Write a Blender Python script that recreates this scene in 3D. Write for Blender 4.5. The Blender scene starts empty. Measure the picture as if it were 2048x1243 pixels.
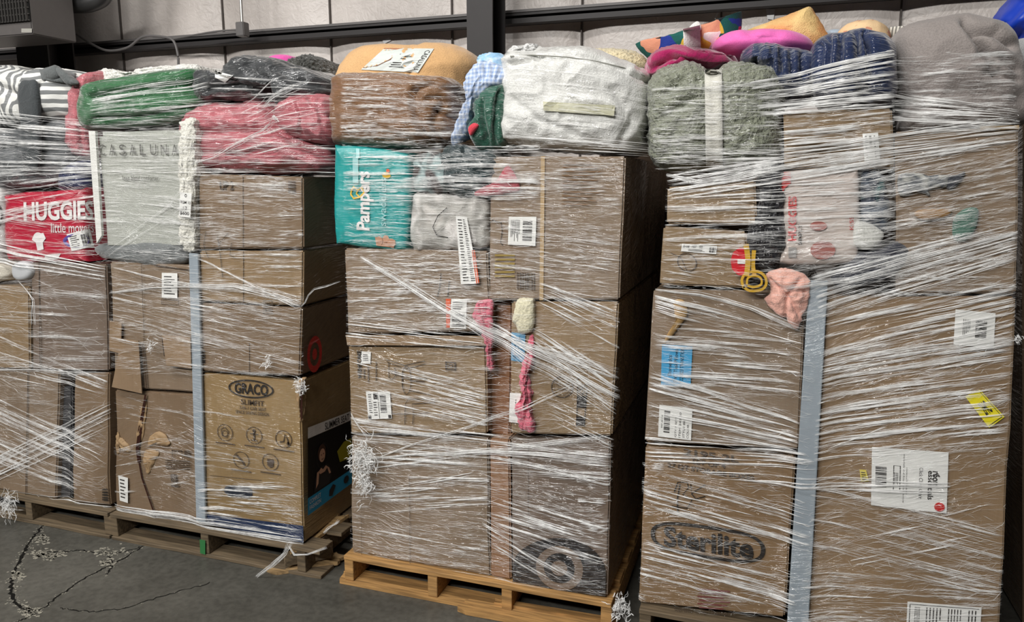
import bpy, bmesh, math, random
import numpy as np
from mathutils import Vector, Matrix, noise
from mathutils.bvhtree import BVHTree
from mathutils.geometry import tessellate_polygon

scene = bpy.context.scene
COL = scene.collection
random.seed(7)

# ------------------------------------------------------------------ camera
W, H, F = 2048, 1243, 1500.0
YAW, PITCH, CAMZ = math.radians(18.7), math.radians(9.87), 1.6
EYE = Vector((0, 0, CAMZ))
FWD = Vector((-math.sin(YAW) * math.cos(PITCH), math.cos(YAW) * math.cos(PITCH), -math.sin(PITCH)))
RIGHT = Vector((math.cos(YAW), math.sin(YAW), 0))
UP = RIGHT.cross(FWD)
cam_data = bpy.data.cameras.new('camera')
cam = bpy.data.objects.new('camera', cam_data)
COL.objects.link(cam)
cam_data.sensor_width = 36.0
cam_data.lens = F / W * 36.0
cam_data.clip_start = 0.05
cam.matrix_world = Matrix((
    (RIGHT.x, UP.x, -FWD.x, EYE.x), (RIGHT.y, UP.y, -FWD.y, EYE.y),
    (RIGHT.z, UP.z, -FWD.z, EYE.z), (0, 0, 0, 1)))
scene.camera = cam
scene.cycles.transparent_max_bounces = 32

# ------------------------------------------------------------------ light
world = bpy.data.worlds.new('world')
scene.world = world
world.use_nodes = True
world.node_tree.nodes['Background'].inputs[0].default_value = (0.80, 0.84, 0.88, 1)
world.node_tree.nodes['Background'].inputs[1].default_value = 0.02
vs = scene.view_settings
vs.view_transform = 'Standard'
vs.look = 'None'
vs.gamma = 1
vs.exposure = -0.55
LAMPS = [(-4.8, 0.4, 72, 10), (-2.8, 0.4, 72, 10), (-1.2, 0.4, 90, 10), (-5.2, -3.8, 230, 50), (-3.0, -3.8, 230, 50), (-1.2, -3.8, 280, 50)]
LAMPZ = 4.9


# ------------------------------------------------------------------ pixels to points on real planes
def ray(px, py):
    return (FWD * F + RIGHT * (px - W / 2) - UP * (py - H / 2)).normalized()


def PY(px, py, Y):
    d = ray(px, py)
    return EYE + d * (Y / d.y)


def PX(px, py, X):
    d = ray(px, py)
    return EYE + d * (X / d.x)


def PZ(px, py, Z):
    d = ray(px, py)
    return EYE + d * ((Z - CAMZ) / d.z)


YF = 2.45       # the plane in which the pallet loads show their fronts
YW = 4.45       # back wall


# ------------------------------------------------------------------ materials
def lin(c):
    return tuple(((v / 255) / 12.92 if v / 255 <= 0.04045 else (((v / 255) + 0.055) / 1.055) ** 2.4) for v in c)


MATS = {}


def mat_base(name):
    m = bpy.data.materials.new(name)
    m.use_nodes = True
    nt = m.node_tree
    b = nt.nodes['Principled BSDF']
    return m, nt, b


def N(nt, t, **kw):
    n = nt.nodes.new(t)
    for k, v in kw.items():
        setattr(n, k, v)
    return n


def solid(name, rgb, rough=0.6, spec=0.4, metal=0.0):
    key = ('s', name)
    if key in MATS:
        return MATS[key]
    m, nt, b = mat_base(name)
    c = lin(rgb)
    tc = N(nt, 'ShaderNodeTexCoord')
    nz = N(nt, 'ShaderNodeTexNoise')
    nz.inputs['Scale'].default_value = 25
    nz.inputs['Detail'].default_value = 4
    nt.links.new(tc.outputs['Object'], nz.inputs['Vector'])
    mx = N(nt, 'ShaderNodeMixRGB')
    mx.inputs[1].default_value = (*[v * 0.9 for v in c], 1)
    mx.inputs[2].default_value = (*[min(1, v * 1.08) for v in c], 1)
    nt.links.new(nz.outputs[0], mx.inputs[0])
    nt.links.new(mx.outputs[0], b.inputs['Base Color'])
    b.inputs['Roughness'].default_value = rough
    b.inputs['Specular IOR Level'].default_value = spec
    b.inputs['Metallic'].default_value = metal
    MATS[key] = m
    return m


def cardboard(name, rgb, var=0.14):
    key = ('c', name)
    if key in MATS:
        return MATS[key]
    m, nt, b = mat_base(name)
    c = lin(rgb)
    tc = N(nt, 'ShaderNodeTexCoord')
    nz = N(nt, 'ShaderNodeTexNoise')
    nz.inputs['Scale'].default_value = 3.5
    nz.inputs['Detail'].default_value = 7
    nt.links.new(tc.outputs['Object'], nz.inputs['Vector'])
    mp = N(nt, 'ShaderNodeMapping')
    mp.inputs['Scale'].default_value = (260, 260, 6)
    nt.links.new(tc.outputs['Object'], mp.inputs[0])
    fl = N(nt, 'ShaderNodeTexNoise')
    fl.inputs['Scale'].default_value = 1
    fl.inputs['Detail'].default_value = 2
    nt.links.new(mp.outputs[0], fl.inputs['Vector'])
    ad = N(nt, 'ShaderNodeMath', operation='MULTIPLY_ADD')
    ad.inputs[1].default_value = 0.35
    nt.links.new(fl.outputs[0], ad.inputs[0])
    nt.links.new(nz.outputs[0], ad.inputs[2])
    rp = N(nt, 'ShaderNodeValToRGB')
    rp.color_ramp.elements[0].position = 0.4
    rp.color_ramp.elements[1].position = 0.95
    rp.color_ramp.elements[0].color = (*[v * (1 - var) for v in c], 1)
    rp.color_ramp.elements[1].color = (*[min(1, v * (1 + var)) for v in c], 1)
    nt.links.new(ad.outputs[0], rp.inputs[0])
    nt.links.new(rp.outputs[0], b.inputs['Base Color'])
    bp = N(nt, 'ShaderNodeBump')
    bp.inputs['Strength'].default_value = 0.12
    bp.inputs['Distance'].default_value = 0.002
    nt.links.new(fl.outputs[0], bp.inputs['Height'])
    nt.links.new(bp.outputs[0], b.inputs['Normal'])
    b.inputs['Roughness'].default_value = 0.62
    b.inputs['Specular IOR Level'].default_value = 0.3
    MATS[key] = m
    return m


def fabric(name, rgb, rough=0.9, scale=220, bump=0.5, dist=0.004, sheen=0.3, rgb2=None, folds=14, fold_amt=0.0):
    key = ('f', name)
    if key in MATS:
        return MATS[key]
    m, nt, b = mat_base(name)
    c = lin(rgb)
    c2 = lin(rgb2) if rgb2 else tuple(v * 0.82 for v in c)
    tc = N(nt, 'ShaderNodeTexCoord')
    nz = N(nt, 'ShaderNodeTexNoise')
    nz.inputs['Scale'].default_value = scale
    nz.inputs['Detail'].default_value = 3
    nt.links.new(tc.outputs['Object'], nz.inputs['Vector'])
    n2 = N(nt, 'ShaderNodeTexNoise')
    n2.inputs['Scale'].default_value = folds
    n2.inputs['Detail'].default_value = 4
    n2.inputs['Distortion'].default_value = 1.2
    nt.links.new(tc.outputs['Object'], n2.inputs['Vector'])
    mx = N(nt, 'ShaderNodeMixRGB')
    mx.inputs[1].default_value = (*c2, 1)
    mx.inputs[2].default_value = (*c, 1)
    mr = N(nt, 'ShaderNodeMapRange')
    mr.inputs[1].default_value = 0.3
    mr.inputs[2].default_value = 0.6
    nt.links.new(nz.outputs[0] if not rgb2 else n2.outputs[0], mr.inputs[0])
    nt.links.new(mr.outputs[0], mx.inputs[0])
    nt.links.new(mx.outputs[0], b.inputs['Base Color'])
    bp = N(nt, 'ShaderNodeBump')
    bp.inputs['Strength'].default_value = bump
    bp.inputs['Distance'].default_value = dist
    nt.links.new(nz.outputs[0], bp.inputs['Height'])
    last = bp
    if fold_amt > 0:
        b2 = N(nt, 'ShaderNodeBump')
        b2.inputs['Strength'].default_value = fold_amt
        b2.inputs['Distance'].default_value = 0.03
        nt.links.new(n2.outputs[0], b2.inputs['Height'])
        nt.links.new(bp.outputs[0], b2.inputs['Normal'])
        last = b2
    nt.links.new(last.outputs[0], b.inputs['Normal'])
    b.inputs['Roughness'].default_value = rough
    b.inputs['Specular IOR Level'].default_value = 0.2
    b.inputs['Sheen Weight'].default_value = sheen
    b.inputs['Sheen Roughness'].default_value = 0.5
    MATS[key] = m
    return m


def stripes(name, a, bcol, freq, axis='Z', warp=0.02, duty=0.5, rough=0.9, axis2=None):
    """woven stripes across one axis of the cloth, or a check when axis2 is given"""
    m, nt, b = mat_base(name)
    tc = N(nt, 'ShaderNodeTexCoord')
    nz = N(nt, 'ShaderNodeTexNoise')
    nz.inputs['Scale'].default_value = 6
    nt.links.new(tc.outputs['Object'], nz.inputs['Vector'])
    sub = N(nt, 'ShaderNodeVectorMath', operation='SUBTRACT')
    sub.inputs[1].default_value = (.5, .5, .5)
    nt.links.new(nz.outputs['Color'], sub.inputs[0])
    sc = N(nt, 'ShaderNodeVectorMath', operation='SCALE')
    sc.inputs['Scale'].default_value = warp
    nt.links.new(sub.outputs[0], sc.inputs[0])
    ad = N(nt, 'ShaderNodeVectorMath', operation='ADD')
    nt.links.new(tc.outputs['Object'], ad.inputs[0])
    nt.links.new(sc.outputs[0], ad.inputs[1])
    sp = N(nt, 'ShaderNodeSeparateXYZ')
    nt.links.new(ad.outputs[0], sp.inputs[0])

    def wave(ax):
        mu = N(nt, 'ShaderNodeMath', operation='MULTIPLY')
        mu.inputs[1].default_value = freq
        nt.links.new(sp.outputs[ax], mu.inputs[0])
        fr = N(nt, 'ShaderNodeMath', operation='FRACT')
        nt.links.new(mu.outputs[0], fr.inputs[0])
        gt = N(nt, 'ShaderNodeMath', operation='GREATER_THAN')
        gt.inputs[1].default_value = duty
        nt.links.new(fr.outputs[0], gt.inputs[0])
        return gt
    g = wave(axis)
    if axis2:
        g2 = wave(axis2)
        a2 = N(nt, 'ShaderNodeMath', operation='ADD')
        nt.links.new(g.outputs[0], a2.inputs[0])
        nt.links.new(g2.outputs[0], a2.inputs[1])
        h = N(nt, 'ShaderNodeMath', operation='MULTIPLY')
        h.inputs[1].default_value = 0.5
        nt.links.new(a2.outputs[0], h.inputs[0])
        g = h
    mx = N(nt, 'ShaderNodeMixRGB')
    mx.inputs[1].default_value = (*lin(a), 1)
    mx.inputs[2].default_value = (*lin(bcol), 1)
    nt.links.new(g.outputs[0], mx.inputs[0])
    nt.links.new(mx.outputs[0], b.inputs['Base Color'])
    n3 = N(nt, 'ShaderNodeTexNoise')
    n3.inputs['Scale'].default_value = 250
    nt.links.new(tc.outputs['Object'], n3.inputs['Vector'])
    bp = N(nt, 'ShaderNodeBump')
    bp.inputs['Strength'].default_value = 0.3
    bp.inputs['Distance'].default_value = 0.003
    nt.links.new(n3.outputs[0], bp.inputs['Height'])
    nt.links.new(bp.outputs[0], b.inputs['Normal'])
    b.inputs['Roughness'].default_value = rough
    return m


def blotches(name, cols, scale=14, rough=0.85, smooth=False, bump=0.3):
    """a printed cloth: patches of several colours"""
    m, nt, b = mat_base(name)
    tc = N(nt, 'ShaderNodeTexCoord')
    vo = N(nt, 'ShaderNodeTexNoise' if smooth else 'ShaderNodeTexVoronoi')
    vo.inputs['Scale'].default_value = scale
    nz = N(nt, 'ShaderNodeTexNoise')
    nz.inputs['Scale'].default_value = 9
    nt.links.new(tc.outputs['Object'], nz.inputs['Vector'])
    sc = N(nt, 'ShaderNodeVectorMath', operation='SCALE')
    sc.inputs['Scale'].default_value = 0.12
    nt.links.new(nz.outputs['Color'], sc.inputs[0])
    ad = N(nt, 'ShaderNodeVectorMath', operation='ADD')
    nt.links.new(tc.outputs['Object'], ad.inputs[0])
    nt.links.new(sc.outputs[0], ad.inputs[1])
    nt.links.new(ad.outputs[0], vo.inputs['Vector'])
    rp = N(nt, 'ShaderNodeValToRGB')
    rp.color_ramp.interpolation = 'EASE' if smooth else 'CONSTANT'
    el = rp.color_ramp.elements
    n = len(cols)
    for i in range(n - 2):
        el.new(0.5)
    for i, c in enumerate(cols):
        el[i].position = (0.3 + 0.4 * i / max(1, n - 1)) if smooth else i / n
        el[i].color = (*lin(c), 1)
    if smooth:
        nt.links.new(vo.outputs[0], rp.inputs[0])
    else:
        sp = N(nt, 'ShaderNodeSeparateColor')
        nt.links.new(vo.outputs['Color'], sp.inputs[0])
        nt.links.new(sp.outputs[0], rp.inputs[0])
    nt.links.new(rp.outputs[0], b.inputs['Base Color'])
    n3 = N(nt, 'ShaderNodeTexNoise')
    n3.inputs['Scale'].default_value = 240
    nt.links.new(tc.outputs['Object'], n3.inputs['Vector'])
    bp = N(nt, 'ShaderNodeBump')
    bp.inputs['Strength'].default_value = bump
    bp.inputs['Distance'].default_value = 0.004
    nt.links.new(n3.outputs[0], bp.inputs['Height'])
    nt.links.new(bp.outputs[0], b.inputs['Normal'])
    b.inputs['Roughness'].default_value = rough
    return m


def film(name, clear=0.35, rough=0.18, white=0.85, coat=True):
    """stretch film gathered into creases: thin, glossy, partly see-through"""
    m, nt, b = mat_base(name)
    out = nt.nodes['Material Output']
    b.inputs['Base Color'].default_value = (white, white, white * 0.985, 1)
    b.inputs['Roughness'].default_value = rough
    b.inputs['Specular IOR Level'].default_value = 0.9
    tc = N(nt, 'ShaderNodeTexCoord')
    mp = N(nt, 'ShaderNodeMapping')
    mp.inputs['Scale'].default_value = (40, 40, 40)
    nt.links.new(tc.outputs['Object'], mp.inputs[0])
    nz = N(nt, 'ShaderNodeTexNoise')
    nz.inputs['Scale'].default_value = 1
    nz.inputs['Detail'].default_value = 1
    nt.links.new(mp.outputs[0], nz.inputs['Vector'])
    tr = N(nt, 'ShaderNodeBsdfTransparent')
    ms = N(nt, 'ShaderNodeMixShader')
    mr = N(nt, 'ShaderNodeMapRange')
    mr.inputs[1].default_value = 0.35
    mr.inputs[2].default_value = 0.65
    mr.inputs[3].default_value = max(0.0, 1 - clear * 1.5)
    mr.inputs[4].default_value = min(1.0, 1 - clear * 0.55)
    nt.links.new(nz.outputs[0], mr.inputs[0])
    nt.links.new(mr.outputs[0], ms.inputs[0])
    nt.links.new(tr.outputs[0], ms.inputs[1])
    nt.links.new(b.outputs[0], ms.inputs[2])
    nt.links.new(ms.outputs[0], out.inputs['Surface'])
    return m


def wrapped(m, amt=1.0, tilt=0.22, depth=0.03, zs=95.0):
    """stretch film clinging to the surface: a clear glossy coat whose fine tension creases run round the load"""
    nt = m.node_tree
    b = next(n for n in nt.nodes if n.type == 'BSDF_PRINCIPLED')
    tc = N(nt, 'ShaderNodeTexCoord')
    sp = N(nt, 'ShaderNodeSeparateXYZ')
    geo = N(nt, 'ShaderNodeNewGeometry')
    nt.links.new(geo.outputs['Position'], sp.inputs[0])
    lo = N(nt, 'ShaderNodeTexNoise')
    lo.inputs['Scale'].default_value = 1.3
    lo.inputs['Detail'].default_value = 1.5
    nt.links.new(geo.outputs['Position'], lo.inputs['Vector'])
    za = N(nt, 'ShaderNodeMath', operation='MULTIPLY_ADD')
    za.inputs[1].default_value = tilt * 2.2
    nt.links.new(lo.outputs[0], za.inputs[0])
    nt.links.new(sp.outputs['Z'], za.inputs[2])
    zm = N(nt, 'ShaderNodeMath', operation='MULTIPLY'); zm.inputs[1].default_value = zs
    nt.links.new(za.outputs[0], zm.inputs[0])
    xm = N(nt, 'ShaderNodeMath', operation='MULTIPLY'); xm.inputs[1].default_value = 9
    nt.links.new(sp.outputs['X'], xm.inputs[0])
    ym = N(nt, 'ShaderNodeMath', operation='MULTIPLY'); ym.inputs[1].default_value = 9
    nt.links.new(sp.outputs['Y'], ym.inputs[0])
    cb = N(nt, 'ShaderNodeCombineXYZ')
    nt.links.new(xm.outputs[0], cb.inputs[0]); nt.links.new(ym.outputs[0], cb.inputs[1]); nt.links.new(zm.outputs[0], cb.inputs[2])
    nz = N(nt, 'ShaderNodeTexNoise')
    nz.inputs['Scale'].default_value = 1
    nz.inputs['Detail'].default_value = 2.5
    nz.inputs['Roughness'].default_value = 0.6
    nt.links.new(cb.outputs[0], nz.inputs['Vector'])
    # how tightly the film is creased changes from place to place
    pt = N(nt, 'ShaderNodeTexNoise')
    pt.inputs['Scale'].default_value = 4.5
    pt.inputs['Detail'].default_value = 3
    nt.links.new(geo.outputs['Position'], pt.inputs['Vector'])
    mr = N(nt, 'ShaderNodeMapRange')
    mr.inputs[1].default_value = .38; mr.inputs[2].default_value = .62
    mr.inputs[3].default_value = .35; mr.inputs[4].default_value = 1.25
    nt.links.new(pt.outputs[0], mr.inputs[0])
    hm = N(nt, 'ShaderNodeMath', operation='MULTIPLY')
    nt.links.new(nz.outputs[0], hm.inputs[0]); nt.links.new(mr.outputs[0], hm.inputs[1])
    bp = N(nt, 'ShaderNodeBump')
    bp.inputs['Strength'].default_value = 1.0
    bp.inputs['Distance'].default_value = depth * amt
    nt.links.new(hm.outputs[0], bp.inputs['Height'])
    nt.links.new(bp.outputs[0], b.inputs['Coat Normal'])
    b.inputs['Coat Weight'].default_value = 1.0
    b.inputs['Coat Roughness'].default_value = 0.09
    b.inputs['Coat IOR'].default_value = 1.55
    return m


M_CREASE = film('film_crease', 0.3, 0.16, 0.92)
M_VEIL = film('film_fold', 0.96, 0.22, 0.8)
M_ROPE = film('film_rope', 0.35, 0.18, 0.85)
INK = solid('black_ink', (38, 34, 32), 0.7, 0.2)
INK_SOFT = solid('faded_ink', (74, 62, 52), 0.8, 0.1)
PAPER = solid('white_paper', (226, 226, 222), 0.6)
M_TAPE = solid('packing_tape', (176, 150, 112), 0.25, 0.5)


# ------------------------------------------------------------------ object helpers
ALL = []          # loads of the pallet being built
CUR = None


def tag(o, label=None, cat=None, group=None, kind=None):
    if label:
        o['label'] = label
    if cat:
        o['category'] = cat
    if group:
        o['group'] = group
    if kind:
        o['kind'] = kind
    return o


def link(name, me, mat=None, parent=None, smooth=False):
    o = bpy.data.objects.new(name, me)
    COL.objects.link(o)
    if mat is not None:
        me.materials.append(mat)
    if parent is not None:
        o.parent = parent
        o.matrix_parent_inverse = Matrix.Translation(-root_loc(parent))
    if smooth:
        for p in me.polygons:
            p.use_smooth = True
    if CUR is not None:
        CUR.append(o)
    return o


def root_loc(o):
    return Vector(o.location) if o.parent is None else Vector()


def empty(name, loc, label, cat, group=None):
    o = bpy.data.objects.new(name, None)
    COL.objects.link(o)
    o.location = loc
    o.empty_display_size = 0.05
    return tag(o, label, cat, group)


def from_bm(name, bm, mat, parent=None, smooth=False):
    me = bpy.data.meshes.new(name)
    bm.normal_update()
    bm.to_mesh(me)
    bm.free()
    return link(name, me, mat, parent, smooth)


def add_box(bm, lo, hi):
    vs_ = [bm.verts.new((x, y, z)) for x in (lo[0], hi[0]) for y in (lo[1], hi[1]) for z in (lo[2], hi[2])]
    for f in ((0, 1, 3, 2), (4, 6, 7, 5), (0, 4, 5, 1), (2, 3, 7, 6), (0, 2, 6, 4), (1, 5, 7, 3)):
        bm.faces.new([vs_[i] for i in f])


def box(name, lo, hi, mat, parent=None, bev=0.0):
    bm = bmesh.new()
    add_box(bm, lo, hi)
    if bev:
        bmesh.ops.bevel(bm, geom=bm.edges[:], offset=bev, segments=2, affect='EDGES')
    return from_bm(name, bm, mat, parent)


def tube(bm, pts, r, n=8, closed=False, r2=None):
    rings = []
    k = len(pts)
    for i, p in enumerate(pts):
        p = Vector(p)
        a = Vector(pts[max(0, i - 1)])
        c = Vector(pts[min(k - 1, i + 1)])
        t = (c - a).normalized() if (c - a).length > 1e-9 else Vector((0, 0, 1))
        u = t.cross(Vector((0, 0, 1)))
        if u.length < 1e-3:
            u = t.cross(Vector((0, 1, 0)))
        u.normalize()
        v = t.cross(u)
        rr = r if r2 is None else r + (r2 - r) * i / max(1, k - 1)
        rings.append([bm.verts.new(p + (u * math.cos(2 * math.pi * j / n) + v * math.sin(2 * math.pi * j / n)) * rr) for j in range(n)])
    for a, b in zip(rings, rings[1:]):
        for j in range(n):
            bm.faces.new((a[j], a[(j + 1) % n], b[(j + 1) % n], b[j]))
    bm.faces.new(rings[0][::-1])
    bm.faces.new(rings[-1])


# --- a carton: front face from its four corners on the plane Y, square depth behind
def qbox(name, c, mat, parent=None, Y=YF, depth=1.05, bev=0.006, warp=0.004, seed=0, zmin=0.128):
    pts = [PY(x, y, Y) for x, y in c]
    for p in pts:
        p.z = max(p.z, zmin)
    m = 0.0015
    cen = sum(pts, Vector()) / 4
    pts = [p + (cen - p).normalized() * m for p in pts]
    bm = bmesh.new()
    f = [bm.verts.new(p) for p in pts]
    b = [bm.verts.new(p + Vector((0, depth, 0))) for p in pts]
    bm.faces.new(f[::-1])
    bm.faces.new(b)
    for i in range(4):
        j = (i + 1) % 4
        bm.faces.new((f[i], f[j], b[j], b[i]))
    bmesh.ops.recalc_face_normals(bm, faces=bm.faces[:])
    if bev:
        bmesh.ops.bevel(bm, geom=bm.edges[:], offset=bev, segments=2, affect='EDGES')
    if warp:
        es = [e for e in bm.edges if e.calc_length() > 0.1]
        bmesh.ops.subdivide_edges(bm, edges=es, cuts=7, use_grid_fill=True)
        for v in bm.verts:
            n = noise.noise(Vector((v.co.x * 4 + seed, v.co.y * 3, v.co.z * 4)))
            v.co.y += (0.5 + 0.5 * n) * warp
            v.co.x += noise.noise(Vector((seed, v.co.y * 4, v.co.z * 5))) * warp * 0.6
            v.co.z += noise.noise(Vector((v.co.x * 5, seed + 3, v.co.y * 4))) * warp * 0.4
    return from_bm(name, bm, mat, parent)


# --- soft goods: a closed outline on plane Y, inflated forwards (bf) and backwards (bb)
def spline(c, n):
    pts = [Vector((x, y)) for x, y in c]
    k = len(pts)
    out = []
    for i in range(n):
        t = i * k / n
        a = int(t)
        u = t - a
        p0, p1, p2, p3 = pts[(a - 1) % k], pts[a % k], pts[(a + 1) % k], pts[(a + 2) % k]
        q = 0.5 * ((2 * p1) + (p2 - p0) * u + (2 * p0 - 5 * p1 + 4 * p2 - p3) * u * u + (3 * p1 - p0 - 3 * p2 + p3) * u ** 3)
        out.append(q)
    return out


def seg_d(p, a, b):
    ab = b - a
    l2 = ab.length_squared
    t = 0 if l2 == 0 else max(0, min(1, (p - a).dot(ab) / l2))
    return (p - (a + ab * t)).length


def puff(name, outline, mat, parent=None, Y=YF + 0.12, bf=0.12, bb=0.3, p=2.6, n=96, k=26, folds=(), nz=0.008, nf=(7, 7), fuzz=0.0, seed=1, center=None, lines=None):
    o2 = spline(outline, n)
    ow = [PY(q.x, q.y, Y) for q in o2]
    if center:
        cw = PY(center[0], center[1], Y)
    else:
        cw = sum(ow, Vector()) / n
    fl = []
    for pts, w_, a_ in folds:
        fl.append(([Vector((q.x, q.z)) for q in (PY(x, y, Y - bf * 0.7) for x, y in pts)], w_, a_))
    bm = bmesh.new()

    def half(sign, depth, kk):
        rings = []
        for i in range(kk):
            th = math.pi / 2 * (i / kk)
            r = math.sin(th) ** (1.0)
            rings.append((r, sign * depth * max(0.0, 1 - r ** p) ** (1 / p)))
        return rings
    fr = half(-1, bf, k)
    bk = half(1, bb, max(8, k // 2))
    ctr = bm.verts.new(cw + Vector((0, fr[0][1], 0)))
    prev = None
    allr = []
    for r, y in fr[1:] + [(1.0, 0.0)]:
        ring = [bm.verts.new(cw + (q - cw) * r + Vector((0, y, 0))) for q in ow]
        allr.append(ring)
    for r, y in bk[1:][::-1]:
        ring = [bm.verts.new(cw + (q - cw) * r + Vector((0, y, 0))) for q in ow]
        allr.append(ring)
    cb = bm.verts.new(cw + Vector((0, bb, 0)))
    for j in range(n):
        bm.faces.new((ctr, allr[0][j], allr[0][(j + 1) % n]))
    for a, b in zip(allr, allr[1:]):
        for j in range(n):
            bm.faces.new((a[j], b[j], b[(j + 1) % n], a[(j + 1) % n]))
    for j in range(n):
        bm.faces.new((allr[-1][j], cb, allr[-1][(j + 1) % n]))
    bmesh.ops.recalc_face_normals(bm, faces=bm.faces[:])
    bm.normal_update()
    moves = []
    for v in bm.verts:
        c = v.co
        d = 0.0
        if nz:
            q = Vector((c.x * nf[0] + seed * 3.1, c.y * 6, c.z * nf[1] + seed))
            w = noise.noise(q)
            w2 = noise.noise(q * 2.3 + Vector((w * 1.5, 0, 0)))
            d += nz * (1.0 * w - 1.2 * (abs(w2) ** 0.7) + 0.25)
        if fuzz:
            d += fuzz * noise.noise(c * 120)
        if c.y < Y + 0.05:
            q2 = Vector((c.x, c.z))
            for pts, w_, a_ in fl:
                dd = min(seg_d(q2, pts[i], pts[i + 1]) for i in range(len(pts) - 1))
                if dd < w_ * 3:
                    d -= a_ * math.exp(-(dd / w_) ** 2)
        moves.append(v.normal * d)
    for v, mv in zip(bm.verts, moves):
        v.co += mv
    return from_bm(name, bm, mat, parent, smooth=True)


# --- flat print, labels: drawn in the (u, v) square of a quad that lies on a plane
class Quad:
    def __init__(self, c, plane='Y', at=YF, off=0.0):
        f = {'Y': PY, 'X': PX}[plane]
        nrm = Vector((0, -1, 0)) if plane == 'Y' else Vector((1, 0, 0))
        self.p = [f(x, y, at) + nrm * off for x, y in c]
        self.n = nrm

    def at(self, u, v, lift=0.0):
        tl, tr, br, bl = self.p
        top = tl.lerp(tr, u)
        bot = bl.lerp(br, u)
        return top.lerp(bot, v) + self.n * lift


def conform_fn(target, c, off=0.003):
    """maps (u, v) of a pixel quad onto the surface of the target object"""
    dg = bpy.context.evaluated_depsgraph_get()
    bms = []
    bvhs = []
    for t in (target if isinstance(target, (list, tuple)) else [target]):
        vs_ = [v.co.copy() for v in t.data.vertices]
        bvhs.append(BVHTree.FromPolygons(vs_, [tuple(p.vertices) for p in t.data.polygons]))

    def fn(u, v, lift=0.0):
        tl, tr, br, bl = [Vector(q) for q in c]
        q = tl.lerp(tr, u).lerp(bl.lerp(br, u), v)
        d = ray(q.x, q.y)
        best = None
        for b in bvhs:
            h = b.ray_cast(EYE, d)
            if h[0] is not None and (best is None or h[3] < best[0]):
                best = (h[3], h[0])
        if best is None:
            return PY(q.x, q.y, YF)
        return best[1] - d * (off + lift)
    return fn


class Conform:
    def __init__(self, target, c, off=0.003):
        self.f = conform_fn(target, c, off)

    def at(self, u, v, lift=0.0):
        return self.f(u, v, lift)


def sheet(name, q, mat, parent, nu=1, nv=1, thick=0.0012, poly=None, smooth=False):
    """a thin sheet with real thickness on quad q"""
    bm = bmesh.new()
    g = []
    for L in (thick, 0.0):
        g.append([[bm.verts.new(q.at(i / nu, j / nv, L)) for i in range(nu + 1)] for j in range(nv + 1)])
    for s, G in enumerate(g):
        for j in range(nv):
            for i in range(nu):
                vv = (G[j][i], G[j][i + 1], G[j + 1][i + 1], G[j + 1][i])
                bm.faces.new(vv if s else vv[::-1])
    A, B = g
    edge = [(0, i) for i in range(nu)] + [(j, nu) for j in range(nv)] + [(nv, i) for i in range(nu, 0, -1)] + [(j, 0) for j in range(nv, 0, -1)]
    m_ = len(edge)
    for t in range(m_):
        a, b = edge[t], edge[(t + 1) % m_]
        bm.faces.new((A[a[0]][a[1]], A[b[0]][b[1]], B[b[0]][b[1]], B[a[0]][a[1]]))
    bmesh.ops.recalc_face_normals(bm, faces=bm.faces[:])
    return from_bm(name, bm, mat, parent, smooth)


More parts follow.
